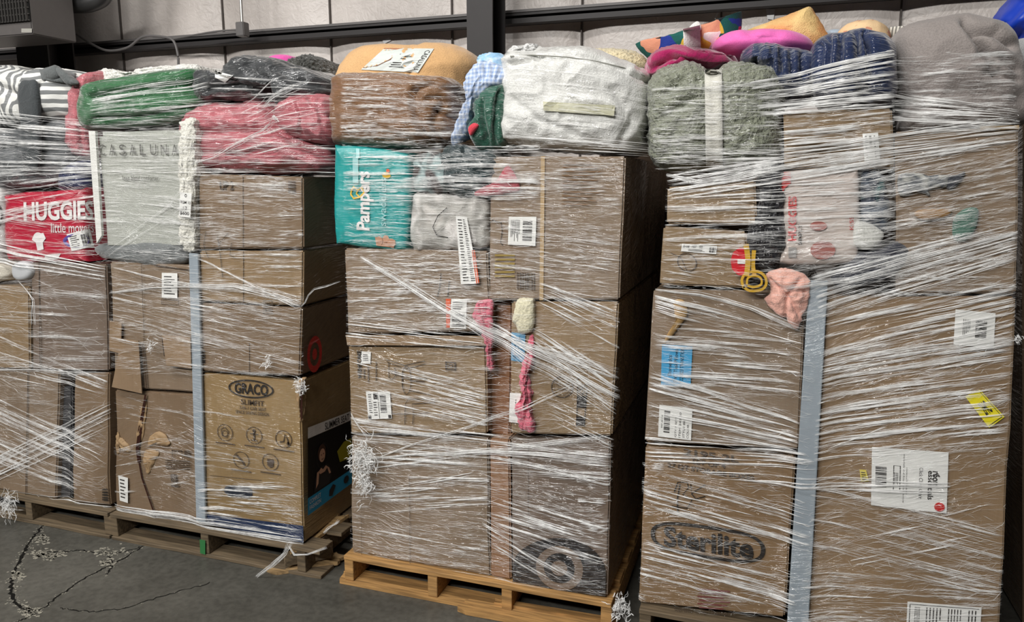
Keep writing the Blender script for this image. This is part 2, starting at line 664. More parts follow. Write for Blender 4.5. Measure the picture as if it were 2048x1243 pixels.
class Ink:
    """collects printed marks on one quad into one mesh"""
    def __init__(self, q, lift=0.0022):
        self.q, self.l, self.bm = q, lift, bmesh.new()

    def poly(self, pts):
        vs_ = [self.bm.verts.new(self.q.at(u, v, self.l)) for u, v in pts]
        if len(vs_) > 2:
            try:
                self.bm.faces.new(vs_)
            except ValueError:
                pass
        return self

    def rect(self, u0, v0, u1, v1):
        return self.poly([(u0, v0), (u1, v0), (u1, v1), (u0, v1)])

    def line(self, pts, w, wv=None, closed=False):
        wv = wv or w
        P = [Vector(p) for p in pts]
        if closed:
            P = P + [P[0]]
        L, R = [], []
        for i, p in enumerate(P):
            a = P[i - 1] if i else (P[-2] if closed else p)
            b = P[i + 1] if i < len(P) - 1 else (P[1] if closed else p)
            t = (b - a)
            if t.length < 1e-9:
                t = Vector((1, 0))
            t.normalize()
            n_ = Vector((-t.y * w / 2, t.x * wv / 2))
            L.append(p + n_)
            R.append(p - n_)
        for i in range(len(P) - 1):
            self.poly([tuple(L[i]), tuple(L[i + 1]), tuple(R[i + 1]), tuple(R[i])])
        return self

    def ring(self, cx, cy, rx, ry, w, wv=None, n=40):
        pts = [(cx + rx * math.cos(2 * math.pi * i / n), cy + ry * math.sin(2 * math.pi * i / n)) for i in range(n)]
        return self.line(pts, w, wv, closed=True)

    def disc(self, cx, cy, rx, ry, n=32):
        return self.poly([(cx + rx * math.cos(2 * math.pi * i / n), cy + ry * math.sin(2 * math.pi * i / n)) for i in range(n)])

    def bars(self, u0, v0, u1, v1, n=22, vertical=True, seed=3):
        rg = random.Random(seed)
        ws = [rg.choice((1, 1, 2, 3)) for _ in range(2 * n)]
        s = sum(ws)
        t = 0
        for i, w in enumerate(ws):
            a, b = t / s, (t + w) / s
            t += w
            if i % 2 == 0:
                if vertical:
                    self.rect(u0 + (u1 - u0) * a, v0, u0 + (u1 - u0) * b, v1)
                else:
                    self.rect(u0, v0 + (v1 - v0) * a, u1, v0 + (v1 - v0) * b)
        return self

    def text(self, s, u0, v0, u1, v1, rot=0, bold=0.0, shear=0.0):
        """rot 0 upright, 1 reading upwards, 3 reading downwards, 2 upside down"""
        cu = bpy.data.curves.new('letters', 'FONT')
        cu.body = s
        cu.offset = bold
        cu.shear = shear
        cu.resolution_u = 3
        cu.fill_mode = 'FRONT'
        ob = bpy.data.objects.new('letters', cu)
        COL.objects.link(ob)
        dg = bpy.context.evaluated_depsgraph_get()
        me = bpy.data.meshes.new_from_object(ob.evaluated_get(dg))
        bpy.data.objects.remove(ob)
        co = [v.co.copy() for v in me.vertices]
        if co:
            x0, x1 = min(c.x for c in co), max(c.x for c in co)
            y0, y1 = min(c.y for c in co), max(c.y for c in co)
            vs_ = []
            for c in co:
                a = (c.x - x0) / max(1e-6, x1 - x0)
                b = 1 - (c.y - y0) / max(1e-6, y1 - y0)
                if rot == 1:
                    a, b = b, 1 - a
                elif rot == 3:
                    a, b = 1 - b, a
                elif rot == 2:
                    a, b = 1 - a, 1 - b
                vs_.append(self.bm.verts.new(self.q.at(u0 + (u1 - u0) * a, v0 + (v1 - v0) * b, self.l)))
            for pl in me.polygons:
                try:
                    self.bm.faces.new([vs_[i] for i in pl.vertices])
                except ValueError:
                    pass
        bpy.data.meshes.remove(me)
        bpy.data.curves.remove(cu)
        return self

    def done(self, name, mat, parent):
        return from_bm(name, self.bm, mat, parent)


def label_part(parent, c, at=YF - 0.001, mat=None, name='shipping_label', bars=None, lines=(), texts=(), off=0.0, seed=1, plane='Y', lab=None, target=None, rects=()):
    if target is not None:
        q = Conform(target, c, 0.003)
        s = sheet(name, q, mat or PAPER, parent, 8, 8)
    else:
        q = Quad(c, plane, at, off)
        s = sheet(name, q, mat or PAPER, parent)
    if lab:
        s['label'] = lab
    if bars:
        Ink(q).bars(*bars[:4], n=bars[4], vertical=bars[5], seed=seed).done('barcode', INK, s)
    if lines or texts or rects:
        k = Ink(q)
        for r in rects:
            k.rect(*r)
        for (u0, v0, u1, v1, cnt, vert) in lines:
            rg = random.Random(seed + cnt)
            for i in range(cnt):
                f = (i + .25) / cnt
                g = (i + .6) / cnt
                e = rg.uniform(.6, 1)
                if vert:
                    k.rect(u0 + (u1 - u0) * f, v0, u0 + (u1 - u0) * g, v0 + (v1 - v0) * e)
                else:
                    k.rect(u0, v0 + (v1 - v0) * f, u0 + (u1 - u0) * e, v0 + (v1 - v0) * g)
        for t in texts:
            k.text(*t)
        k.done('printed_text', INK, s)
    return s


def ctr(c, Y=YF):
    p = [PY(x, y, Y) for x, y in c]
    lo = min(q.z for q in p)
    m = sum(p, Vector()) / len(p)
    return Vector((m.x, Y + 0.3, lo))


def carton(label, c, rgb=(160, 130, 98), tone='a', Y=YF, depth=1.05, tape=None, seed=0, name='cardboard_box', cat='box', group=None, warp=0.004, seams=(), zmin=0.128):
    t = empty(name, ctr(c, Y), label, cat, group)
    m = cardboard('wrapped_cardboard_%d_%d_%d' % rgb, rgb)
    if 'coat' not in m:
        wrapped(m)
        m['coat'] = 1
    b = qbox('carton_body', c, m, t, Y, depth, seed=seed, warp=warp, zmin=zmin)
    for tc in (tape or []):
        sheet('packing_tape', Quad(tc, 'Y', Y, 0.0), M_TAPE, t)
    if seams:
        k = Ink(Quad(c, 'Y', Y), 0.001)
        for s in seams:
            k.rect(*s)
        k.done('flap_seam', solid('seam_gap', (62, 48, 36), 0.9, 0.1), t)
    return t


# ------------------------------------------------------------------ the setting
exec_setting = True
m, nt, b = mat_base('stained_concrete')
tc = N(nt, 'ShaderNodeTexCoord')
n1 = N(nt, 'ShaderNodeTexNoise'); n1.inputs['Scale'].default_value = 1.6; n1.inputs['Detail'].default_value = 9; n1.inputs['Roughness'].default_value = 0.65
n2 = N(nt, 'ShaderNodeTexNoise'); n2.inputs['Scale'].default_value = 38; n2.inputs['Detail'].default_value = 6
nt.links.new(tc.outputs['Object'], n1.inputs['Vector'])
nt.links.new(tc.outputs['Object'], n2.inputs['Vector'])
rp = N(nt, 'ShaderNodeValToRGB')
rp.color_ramp.elements[0].position = 0.3
rp.color_ramp.elements[0].color = (*lin((58, 57, 52)), 1)
rp.color_ramp.elements[1].position = 0.72
rp.color_ramp.elements[1].color = (*lin((98, 96, 89)), 1)
nt.links.new(n1.outputs[0], rp.inputs[0])
mx = N(nt, 'ShaderNodeMixRGB', blend_type='MULTIPLY'); mx.inputs[0].default_value = 0.55
r2 = N(nt, 'ShaderNodeValToRGB')
r2.color_ramp.elements[0].position = 0.35; r2.color_ramp.elements[0].color = (.55, .55, .55, 1)
r2.color_ramp.elements[1].position = 0.6; r2.color_ramp.elements[1].color = (1, 1, 1, 1)
nt.links.new(n2.outputs[0], r2.inputs[0])
nt.links.new(rp.outputs[0], mx.inputs[1]); nt.links.new(r2.outputs[0], mx.inputs[2])
nt.links.new(mx.outputs[0], b.inputs['Base Color'])
rr = N(nt, 'ShaderNodeMapRange'); rr.inputs[3].default_value = 0.32; rr.inputs[4].default_value = 0.65
nt.links.new(n1.outputs[0], rr.inputs[0]); nt.links.new(rr.outputs[0], b.inputs['Roughness'])
bp = N(nt, 'ShaderNodeBump'); bp.inputs['Strength'].default_value = 0.25; bp.inputs['Distance'].default_value = 0.006
nt.links.new(n2.outputs[0], bp.inputs['Height']); nt.links.new(bp.outputs[0], b.inputs['Normal'])
M_FLOOR = m
fl = tag(box('floor', (-9, -6, -0.1), (7, YW + .1, 0), M_FLOOR), kind='structure')
tag(box('ceiling', (-9, -6, 5.6), (7, YW + .1, 5.7), solid('ceiling_paint', (150, 150, 150), 0.9)), kind='structure')

# back wall: quilted white facing between vertical seams
SEAMS = [PY(x, 90, YW).x for x in (-95, 95, 246, 450, 663, 905, 1163, 1440, 1796, 2110)]
m, nt, b = mat_base('insulation_facing')
tc = N(nt, 'ShaderNodeTexCoord')
n1 = N(nt, 'ShaderNodeTexNoise'); n1.inputs['Scale'].default_value = 2.2; n1.inputs['Detail'].default_value = 8
n2 = N(nt, 'ShaderNodeTexNoise'); n2.inputs['Scale'].default_value = 16; n2.inputs['Detail'].default_value = 5; n2.inputs['Distortion'].default_value = 2
nt.links.new(tc.outputs['Object'], n1.inputs['Vector']); nt.links.new(tc.outputs['Object'], n2.inputs['Vector'])
rp = N(nt, 'ShaderNodeValToRGB')
rp.color_ramp.elements[0].position = 0.3; rp.color_ramp.elements[0].color = (*lin((184, 176, 170)), 1)
rp.color_ramp.elements[1].position = 0.65; rp.color_ramp.elements[1].color = (*lin((222, 214, 208)), 1)
nt.links.new(n1.outputs[0], rp.inputs[0]); nt.links.new(rp.outputs[0], b.inputs['Base Color'])
bp = N(nt, 'ShaderNodeBump'); bp.inputs['Strength'].default_value = 0.45; bp.inputs['Distance'].default_value = 0.012
nt.links.new(n2.outputs[0], bp.inputs['Height']); nt.links.new(bp.outputs[0], b.inputs['Normal'])
b.inputs['Roughness'].default_value = 0.42
M_WALL = m
bm = bmesh.new()
xs = np.arange(-8.8, 6.8, 0.04)
zs = [0, 1.0, 1.6] + list(np.arange(1.9, 3.6, 0.05)) + [4.2, 5.6]
rows = []
for z in zs:
    row = []
    for x in xs:
        dd = min(abs(x - s) for s in SEAMS)
        y = YW - 0.05 * min(1, dd / 0.18) ** 0.5 + 0.012 * noise.noise(Vector((x * 1.4, 0, z * 2.5))) + 0.02
        row.append(bm.verts.new((x, y, z)))
    rows.append(row)
for a, c in zip(rows, rows[1:]):
    for i in range(len(xs) - 1):
        bm.faces.new((a[i], a[i + 1], c[i + 1], c[i]))
back = [bm.verts.new((x, YW + .12, z)) for x, z in ((xs[0], 0), (xs[-1], 0), (xs[-1], 5.6), (xs[0], 5.6))]
bm.faces.new(back[::-1])
wall = tag(from_bm('wall_back', bm, M_WALL, smooth=True), kind='structure')
M_SEAM = solid('dark_seam', (92, 86, 82), 0.8)
for i, s in enumerate(SEAMS):
    tag(box('trim_%d' % (i + 1), (s - 0.004, YW - 0.012, 1.3), (s + 0.004, YW + 0.03, 3.4), M_SEAM), kind='structure')

STEEL = solid('dark_painted_steel', (46, 43, 43), 0.55, 0.4)
STEEL2 = solid('grey_painted_steel', (104, 101, 100), 0.5, 0.4)
# girt: C channel carried along the wall
gz0 = PY(700, 71, YW - .12).z
gz1 = PY(700, 47, YW - .12).z
bm = bmesh.new()
add_box(bm, (-8.5, YW - .07, gz0), (6.5, YW - .062, gz1))
add_box(bm, (-8.5, YW - .13, gz0), (6.5, YW - .06, gz0 + .006))
add_box(bm, (-8.5, YW - .13, gz1 - .006), (6.5, YW - .06, gz1))
add_box(bm, (-8.5, YW - .135, gz1 - .028), (6.5, YW - .125, gz1))
add_box(bm, (-8.5, YW - .135, gz0), (6.5, YW - .125, gz0 + .028))
tag(from_bm('trim_20', bm, STEEL), kind='structure')
tag(box('trim_21', (-8.5, YW - .142, gz1 - .012), (6.5, YW - .136, gz1 + .002), STEEL2), kind='structure')


def hcol(name, xa, xb, Y):
    x0, x1 = PY(xa, 100, Y).x, PY(xb, 100, Y).x
    bm = bmesh.new()
    add_box(bm, (x0, Y, 0), (x1, Y + .012, 5.55))
    add_box(bm, (x0, Y + .2, 0), (x1, Y + .212, 5.55))
    add_box(bm, ((x0 + x1) / 2 - .004, Y + .012, 0), ((x0 + x1) / 2 + .004, Y + .2, 5.55))
    return tag(from_bm(name, bm, STEEL), kind='structure')


hcol('trim_22', 934, 985, YW - .5)
hcol('trim_23', 32, 95, YW - .45)
M_TRIMLINE = solid('galvanised', (150, 148, 144), 0.35, 0.5, 0.6)
# conduit + junction box + cables on the wall
cond = empty('electrical_conduit', PY(485, 60, YW - .3), 'thin grey metal conduit running down the wall to a junction box on the dark beam', 'conduit')
bm = bmesh.new()
p = PY(485, 60, YW - .29)
tube(bm, [p, p + Vector((0, 0, 1.4))], 0.009)
from_bm('pipe', bm, M_TRIMLINE, cond)
box('junction_box', p + Vector((-.03, -.03, -.04)), p + Vector((.03, .03, .045)), STEEL2, cond, 0.004)
cab = empty('power_cable', PY(300, 80, YW - .29), 'grey cable sagging between the heater and the wall beam', 'cable')


def smooth3(pts, m=8):
    out = []
    P = [Vector(p) for p in pts]
    for i in range(len(P) - 1):
        p0, p1, p2, p3 = P[max(0, i - 1)], P[i], P[i + 1], P[min(len(P) - 1, i + 2)]
        for s in range(m):
            u = s / m
            out.append(0.5 * ((2 * p1) + (p2 - p0) * u + (2 * p0 - 5 * p1 + 4 * p2 - p3) * u * u + (3 * p1 - p0 - 3 * p2 + p3) * u ** 3))
    out.append(P[-1])
    return out


bm = bmesh.new()
tube(bm, smooth3([PY(x, y, YW - .3) for x, y in ((153, 68), (180, 86), (215, 101), (255, 95), (285, 74), (320, 73), (345, 80), (355, 105), (357, 138), (357, 200))]), 0.008)
from_bm('cable_run', bm, STEEL2, cab)
bm = bmesh.new()
tube(bm, smooth3([PY(x, y, YW - .28) for x, y in ((345, 78), (400, 68), (440, 62), (485, 59))]), 0.006)
from_bm('cable_branch', bm, STEEL2, cab)

# unit heater hanging from the ceiling
YH = 3.55
hr = PY(65, 68, YH)
hd = None
for k in range(1, 400):
    q = Vector((hr.x, YH + k * .005, hr.z))
    v = q - EYE
    if 1024 + F * v.dot(RIGHT) / v.dot(FWD) >= 153:
        hd = k * .005
        break
hx0 = hr.x - 0.75
ht = empty('unit_heater', Vector(((hx0 + hr.x) / 2, YH + hd / 2, hr.z)), 'grey metal unit heater with a slatted grille hanging in the corner', 'heater')
HG = solid('heater_paint', (98, 94, 92), 0.45, 0.5)
box('casing', (hx0, YH, hr.z), (hr.x, YH + hd, 5.5), HG, ht, 0.006)
bm = bmesh.new()
gq = PY(62, 42, YH)
for i in range(26):
    x = gq.x - 0.012 - i * 0.024
    add_box(bm, (x - .006, YH - .02, gq.z), (x + .004, YH - .001, gq.z + .6))
for i in range(14):
    z = gq.z + i * 0.036
    add_box(bm, (gq.x - .66, YH - .014, z), (gq.x, YH - .001, z + .008))
from_bm('grille', bm, solid('grille_slats', (70, 68, 66), 0.4, 0.5, 0.3), ht)
box('grille_opening', (gq.x - .66, YH - .004, gq.z), (gq.x, YH - .0005, gq.z + .6), solid('grille_dark', (12, 12, 12), 0.9), ht)
Ink(Quad([(43, 57), (64, 57), (64, 65), (43, 65)], 'Y', YH), .001).rect(0, 0, 1, 1).done('name_plate', solid('plate', (170, 168, 160), .5), ht)
bm = bmesh.new()
d0 = PY(150, 6, YW - .5)
tube(bm, smooth3([d0 + Vector((-.1, 0, .0)), d0 + Vector((.12, 0, -.01)), d0 + Vector((.24, .02, .06)), d0 + Vector((.28, .02, .3)), d0 + Vector((.28, .02, .6))]), 0.055, 14)
from_bm('exhaust_duct', bm, solid('duct_metal', (92, 92, 92), 0.35, 0.5, 0.7), ht, True)

# scraps of tape on the wall
for i, (x, y, w_, h_, r_) in enumerate([(1543, 25, 16, 24, .1), (1432, 32, 5, 14, -.4), (770, 82, 12, 10, .5), (1905, 46, 0, 0, 0)]):
    if w_:
        t = label = ['torn clear tape scrap stuck high on the wall behind the striped pillow tops', 'sliver of tape on the wall above the floral pillow', 'white tape scrap on the wall above the tan bedding'][i]
        ww, hh = w_, h_
        q = Quad([(x - ww, y - hh), (x + ww, y - hh - 3), (x + ww * .8, y + hh), (x - ww * .7, y + hh * .8)] if i else [(1532, 18), (1550, 19), (1547, 40), (1535, 38)], 'Y', YW - .04)
        if i == 1:
            q = Quad([(1434, 25), (1438, 26), (1431, 38), (1428, 37)], 'Y', YW - .04)
        if i == 2:
            q = Quad([(765, 80), (778, 75), (782, 81), (768, 88)], 'Y', YW - .04)
        tag(sheet('tape_scrap', q, solid('tape_scrap', (225, 225, 225), .3), None), label, 'tape scrap')

# cracks in the floor, with chipped edges
CR = solid('crack_dark', (24, 23, 21), 0.95, 0.1)
CHIP = solid('chipped_concrete', (148, 144, 132), 0.95, 0.1)


def crack(pts, w0, chips, seed, name='crack'):
    rg = random.Random(seed)
    P = smooth3([PZ(x, y, 0.0) for x, y in pts], 10)
    bm = bmesh.new()
    L, R = [], []
    for i, p in enumerate(P):
        a, c = P[max(0, i - 1)], P[min(len(P) - 1, i + 1)]
        t = (c - a).normalized()
        n_ = Vector((-t.y, t.x, 0))
        w = w0 * rg.uniform(.3, 1.3)
        j = n_ * rg.uniform(-.006, .006)
        z = Vector((0, 0, .0012))
        L.append(bm.verts.new(p + n_ * w + j + z))
        R.append(bm.verts.new(p - n_ * w + j + z))
    for i in range(len(P) - 1):
        bm.faces.new((L[i], L[i + 1], R[i + 1], R[i]))
    o = from_bm(name, bm, CR)
    tag(o, kind='structure')
    bm = bmesh.new()
    for _ in range(chips):
        p = P[rg.randrange(len(P))]
        c = p + Vector((rg.gauss(0, w0 * 2.2), rg.gauss(0, w0 * 2.2), .0008))
        n_ = rg.randint(5, 8)
        r = abs(rg.gauss(w0, w0 * .6)) * .5 + .0008
        a0 = rg.random() * 6
        ex = rg.uniform(.4, 1)
        bm.faces.new([bm.verts.new(c + Vector((math.cos(a0 + 6.283 * k / n_) * r * rg.uniform(.5, 1.3), math.sin(a0 + 6.283 * k / n_) * r * ex * rg.uniform(.5, 1.3), 0))) for k in range(n_)])
    if chips:
        tag(from_bm('chipped_edge', bm, CHIP, o))
    return o


crack([(92, 1045), (70, 1070), (50, 1100), (30, 1140), (22, 1170), (28, 1200), (55, 1222), (72, 1222)], .006, 260, 1, 'floor_crack')
crack([(33, 1243), (72, 1225), (120, 1190), (180, 1150), (230, 1125), (290, 1090)], .0035, 200, 2, 'floor_crack')
crack([(120, 1215), (180, 1222), (250, 1215), (330, 1190), (420, 1165)], .0022, 30, 3, 'floor_crack')
crack([(95, 1103), (130, 1102), (170, 1101), (200, 1106), (240, 1105), (285, 1092)], .004, 22, 5, 'floor_crack')
crack([(215, 1110), (225, 1130), (212, 1148)], .004, 40, 6, 'floor_crack')
rg = random.Random(4)
bm = bmesh.new()
for cx, cy, n_, sx in ((82, 1078, 70, 8), (95, 1108, 160, 17), (215, 1103, 50, 26), (215, 1125, 40, 7), (35, 1150, 50, 7), (62, 1222, 40, 8)):
    for _ in range(n_):
        p = PZ(cx + rg.gauss(0, sx), cy + rg.gauss(0, 5), .0014)
        r = rg.uniform(.002, .011)
        a0 = rg.random() * 6
        bm.faces.new([bm.verts.new(p + Vector((math.cos(a0 + k) * r * rg.uniform(.5, 1.5), math.sin(a0 + k) * r * rg.uniform(.4, .9), 0))) for k in range(6)])
tag(from_bm('floor_chips', bm, CHIP), kind='structure')

# ------------------------------------------------------------------ ceiling lamps
for i, (x, y, pw, tl_) in enumerate(LAMPS):
    ld = bpy.data.lights.new('ceiling_lamp', 'AREA')
    ld.shape = 'RECTANGLE'
    ld.size, ld.size_y = 1.5, 0.35
    ld.energy = pw
    ld.color = (1.0, 0.98, 0.95)
    lo = bpy.data.objects.new('ceiling_lamp_light', ld)
    COL.objects.link(lo)
    lo.location = (x, y, LAMPZ)
    lo.rotation_euler = (math.radians(tl_), 0, 0)


# ------------------------------------------------------------------ wooden pallets
def wood(name, rgb):
    m, nt, b = mat_base(name)
    c = lin(rgb)
    tc = N(nt, 'ShaderNodeTexCoord')
    mp = N(nt, 'ShaderNodeMapping')
    mp.inputs['Scale'].default_value = (4, 60, 60)
    nt.links.new(tc.outputs['Object'], mp.inputs[0])
    nz = N(nt, 'ShaderNodeTexNoise'); nz.inputs['Scale'].default_value = 1.5; nz.inputs['Detail'].default_value = 6
    nt.links.new(mp.outputs[0], nz.inputs['Vector'])
    rp = N(nt, 'ShaderNodeValToRGB')
    rp.color_ramp.elements[0].position = .35; rp.color_ramp.elements[0].color = (*[v * .5 for v in c], 1)
    rp.color_ramp.elements[1].position = .62; rp.color_ramp.elements[1].color = (*c, 1)
    nt.links.new(nz.outputs[0], rp.inputs[0]); nt.links.new(rp.outputs[0], b.inputs['Base Color'])
    bp = N(nt, 'ShaderNodeBump'); bp.inputs['Strength'].default_value = .4; bp.inputs['Distance'].default_value = .003
    nt.links.new(nz.outputs[0], bp.inputs['Height']); nt.links.new(bp.outputs[0], b.inputs['Normal'])
    b.inputs['Roughness'].default_value = .75
    return m


def board(name, lo, hi, mat, parent, seed):
    rg = random.Random(seed)
    bm = bmesh.new()
    add_box(bm, lo, hi)
    bmesh.ops.bevel(bm, geom=bm.edges[:], offset=.002, segments=1, affect='EDGES')
    es = [e for e in bm.edges if e.calc_length() > .25]
    bmesh.ops.subdivide_edges(bm, edges=es, cuts=8)
    for v in bm.verts:
        v.co.z += .003 * noise.noise(v.co * 6 + Vector((seed, 0, 0)))
        v.co.y += .004 * noise.noise(v.co * 4 + Vector((seed, 5, 0)))
    return from_bm(name, bm, mat, parent)


def pallet(label, x0, x1, stringers, mat, y0=YF - .03, depth=1.1, H_=.125, group=None, skip_bottom=False, skip_ends=()):
    t = empty('wooden_pallet', ((x0 + x1) / 2, y0 + depth / 2, 0), label, 'pallet', 'wooden pallets under the wrapped loads')
    tb, bb_ = .018, .016
    for i, sx in enumerate(stringers):
        board('stringer', (sx - .02, y0 + .006, bb_ + .001), (sx + .02, y0 + depth, H_ - tb - .001), mat, t, i + 3)
    n_ = 7
    for i in range(n_):
        w = .1
        y = y0 + (depth - w) * i / (n_ - 1)
        board('deck_board', (x0, y, H_ - tb), (x1, y + w, H_), mat, t, i + 11)
    for i in range(3):
        if i == 0 and skip_bottom:
            continue
        y = y0 + (depth - .1) * i / 2
        board('bottom_board', (x0, y, 0), (x1, y + .1, bb_), mat, t, i + 31)
    return t


W_OLD = wood('weathered_pallet_wood', (112, 96, 74))
W_NEW = wood('fresh_pallet_wood', (186, 142, 86))
X_ = lambda px, py: PY(px, py, YF - .03).x
EDGE = {1: (-3.86, X_(216, 1040)), 2: (X_(222, 1060), X_(640, 1130)), 3: (X_(688, 1150), X_(1222, 1225)), 4: (X_(1278, 1225), X_(2000, 1243))}
pallet('weathered wooden pallet under the load with the red diaper pack', *EDGE[1], [X_(55, 1020), X_(212, 1040), -3.6], W_OLD)
p2 = pallet('weathered wooden pallet with a broken corner and a green paint mark', *EDGE[2], [X_(226, 1060), X_(408, 1090), X_(600, 1120)], W_OLD)
p3 = pallet('fresh yellow wooden pallet with a split bottom board', *EDGE[3], [X_(696, 1150), X_(864, 1180), X_(1012, 1200), X_(1212, 1220)], W_NEW, skip_bottom=True)
pallet('wooden pallet under the tallest load, mostly hidden below the frame edge', *EDGE[4], [X_(1290, 1230), X_(1640, 1243), X_(1990, 1243)], W_OLD)
# extra pieces
xs0 = PY(408, 1090, YF - .03)
sheet('paint_mark', Quad([(400, 1078), (411, 1080), (411, 1108), (401, 1105)], 'Y', YF - .031), solid('green_paint', (48, 112, 62), .6), p2, 1, 1, .002)


def plank(name, a, b_, w, th, mat, parent, seed=0, rag=0.0):
    """a plank from a to b, with ragged ends"""
    rg = random.Random(seed)
    a, b_ = Vector(a), Vector(b_)
    t = (b_ - a).normalized()
    side = t.cross(Vector((0, 0, 1))).normalized()
    up = side.cross(t)
    bm = bmesh.new()
    k = 7
    rows = []
    for i in range(k):
        f = i / (k - 1) - .5
        ea = a + side * f * w - t * rg.uniform(0, rag)
        eb = b_ + side * f * w + t * rg.uniform(0, rag)
        rows.append([bm.verts.new(q) for q in (ea, eb, eb + up * th, ea + up * th)])
    for r, s in zip(rows, rows[1:]):
        for j in range(4):
            bm.faces.new((r[j], r[(j + 1) % 4], s[(j + 1) % 4], s[j]))
    bm.faces.new(rows[0]); bm.faces.new(rows[-1][::-1])
    bmesh.ops.recalc_face_normals(bm, faces=bm.faces[:])
    return from_bm(name, bm, mat, parent)


plank('bottom_board', (EDGE[3][0], YF + .02, .001), (X_(985, 1210), YF + .02, .001), .1, .016, W_NEW, p3, 2, .05)
plank('split_board', PZ(960, 1222, .002), PZ(1215, 1268, .002), .075, .02, W_NEW, p3, 5, .09)
plank('split_board', PZ(1020, 1210, .02), PZ(1200, 1240, .014), .03, .012, W_NEW, p3, 6, .08)
# broken corner of the second pallet
plank('broken_block', PZ(583, 1135, .0) + Vector((0, 0, .03)), PZ(655, 1122, .0) + Vector((0, 0, .03)), .07, .055, W_OLD, p2, 3, .03)
plank('broken_board', PZ(560, 1138, .0), PZ(672, 1124, .0) + Vector((0, 0, .01)), .09, .014, wood('splintered_wood', (170, 140, 98)), p2, 4, .06)
plank('broken_board', PZ(600, 1140, .0) + Vector((0, 0, .10)), PZ(678, 1092, .0) + Vector((0, 0, .125)), .06, .014, wood('splintered_wood_light', (186, 152, 104)), p2, 8, .05)

#@@LOADS@@
# ================================================================== LOADS
BOX = (127, 109, 90)
BOX2 = (119, 99, 78)
BOX3 = (134, 112, 84)
BOX4 = (112, 97, 85)
M_PACK = solid('glossy_plastic', (200, 200, 198), .3, .5)


def soft(name, label, cat, outline, mat, Y=YF + .12, group=None, **kw):
    o = puff(name, outline, mat, None, Y=Y, **kw)
    return tag(o, label, cat, group)


def softroot(name, label, cat, outline, Y, group=None):
    return empty(name, ctr(outline, Y), label, cat, group)


# ------------------------------------------------------------------ load 1 (red diaper pack)
L1 = CUR = []
t = softroot('striped_duvet', 'grey and white striped duvet folded into a carry strap with a grey bow', 'duvet', [(0, 133), (185, 165), (100, 235), (0, 250)], YF + .2)
M_ST1 = stripes('stripe_wide', (222, 222, 218), (116, 118, 118), 30, 'Z', .03)
M_ST2 = stripes('stripe_rolled', (215, 215, 210), (116, 118, 118), 34, 'X', .22)
puff('rolled_end', [(-200, 150), (-120, 136), (0, 132), (45, 134), (75, 148), (84, 185), (76, 245), (0, 262), (-200, 262)], M_ST2, t, Y=YF + .14, bf=.13, bb=.3, p=3, nz=.01, folds=[([(0, 170), (30, 190), (60, 240)], .02, .02), ([(-60, 150), (0, 215)], .02, .02)], seed=3)
dv = puff('folded_body', [(72, 158), (100, 138), (140, 140), (172, 152), (184, 175), (182, 232), (150, 246), (84, 244), (72, 200)], M_ST1, t, Y=YF + .13, bf=.13, bb=.35, p=3, nz=.008, seed=5, folds=[([(78, 195), (100, 160)], .015, .012)])
sheet('carry_strap', Conform(dv, [(78, 138), (152, 146), (146, 168), (84, 160)], .004), fabric('grey_strap', (96, 100, 100), fold_amt=.4), t, 10, 4, .006, smooth=True)
st2 = puff('strap_bow', [(84, 140), (100, 132), (115, 131), (122, 150), (112, 163), (95, 158)], fabric('grey_strap', (96, 100, 100)), t, Y=YF + .02, bf=.025, bb=.05, p=2, nz=.004, n=40, k=10)
puff('strap_tail', [(112, 136), (124, 138), (150, 164), (148, 169), (134, 168), (120, 152)], fabric('grey_strap', (96, 100, 100)), t, Y=YF + .015, bf=.015, bb=.04, p=2, nz=.003, n=40, k=10)
puff('side_strap', [(40, 172), (60, 160), (76, 168), (82, 245), (78, 330), (50, 330), (44, 250)], fabric('charcoal_strap', (64, 68, 70), fold_amt=.3), t, Y=YF - .005, bf=.02, bb=.015, p=3, nz=.003, n=60, k=16)
soft('dark_duvet', 'dark grey duvet under the striped one, above the red diaper pack', 'duvet',
     [(-200, 262), (-60, 260), (40, 258), (110, 246), (158, 248), (166, 300), (160, 345), (120, 372), (40, 378), (-200, 378)],
     fabric('dark_grey_cotton', (92, 95, 97), fold_amt=.6), bf=.11, bb=.4, p=4, nz=.012, seed=8, folds=[([(0, 300), (160, 290)], .02, .015), ([(20, 250), (60, 370)], .02, .012)])
soft('pink_blanket', 'rolled dusty pink blanket squeezed between the striped duvet and the green blanket', 'blanket',
     [(168, 170), (180, 152), (206, 150), (210, 260), (200, 318), (176, 318), (160, 290), (158, 215)],
     fabric('dusty_pink', (186, 104, 112), fold_amt=.5), Y=YF + .14, bf=.11, bb=.4, p=3, nz=.01, seed=4, folds=[([(172, 190), (168, 300)], .012, .015)])
soft('navy_cloth', 'navy blue cloth bulging out above the red diaper pack', 'cloth',
     [(142, 345), (160, 328), (186, 322), (196, 350), (194, 384), (150, 384), (138, 370)],
     fabric('navy_cotton', (40, 48, 84), fold_amt=.5), Y=YF + .1, bf=.09, bb=.3, p=3, nz=.008, seed=9, n=60, k=16)

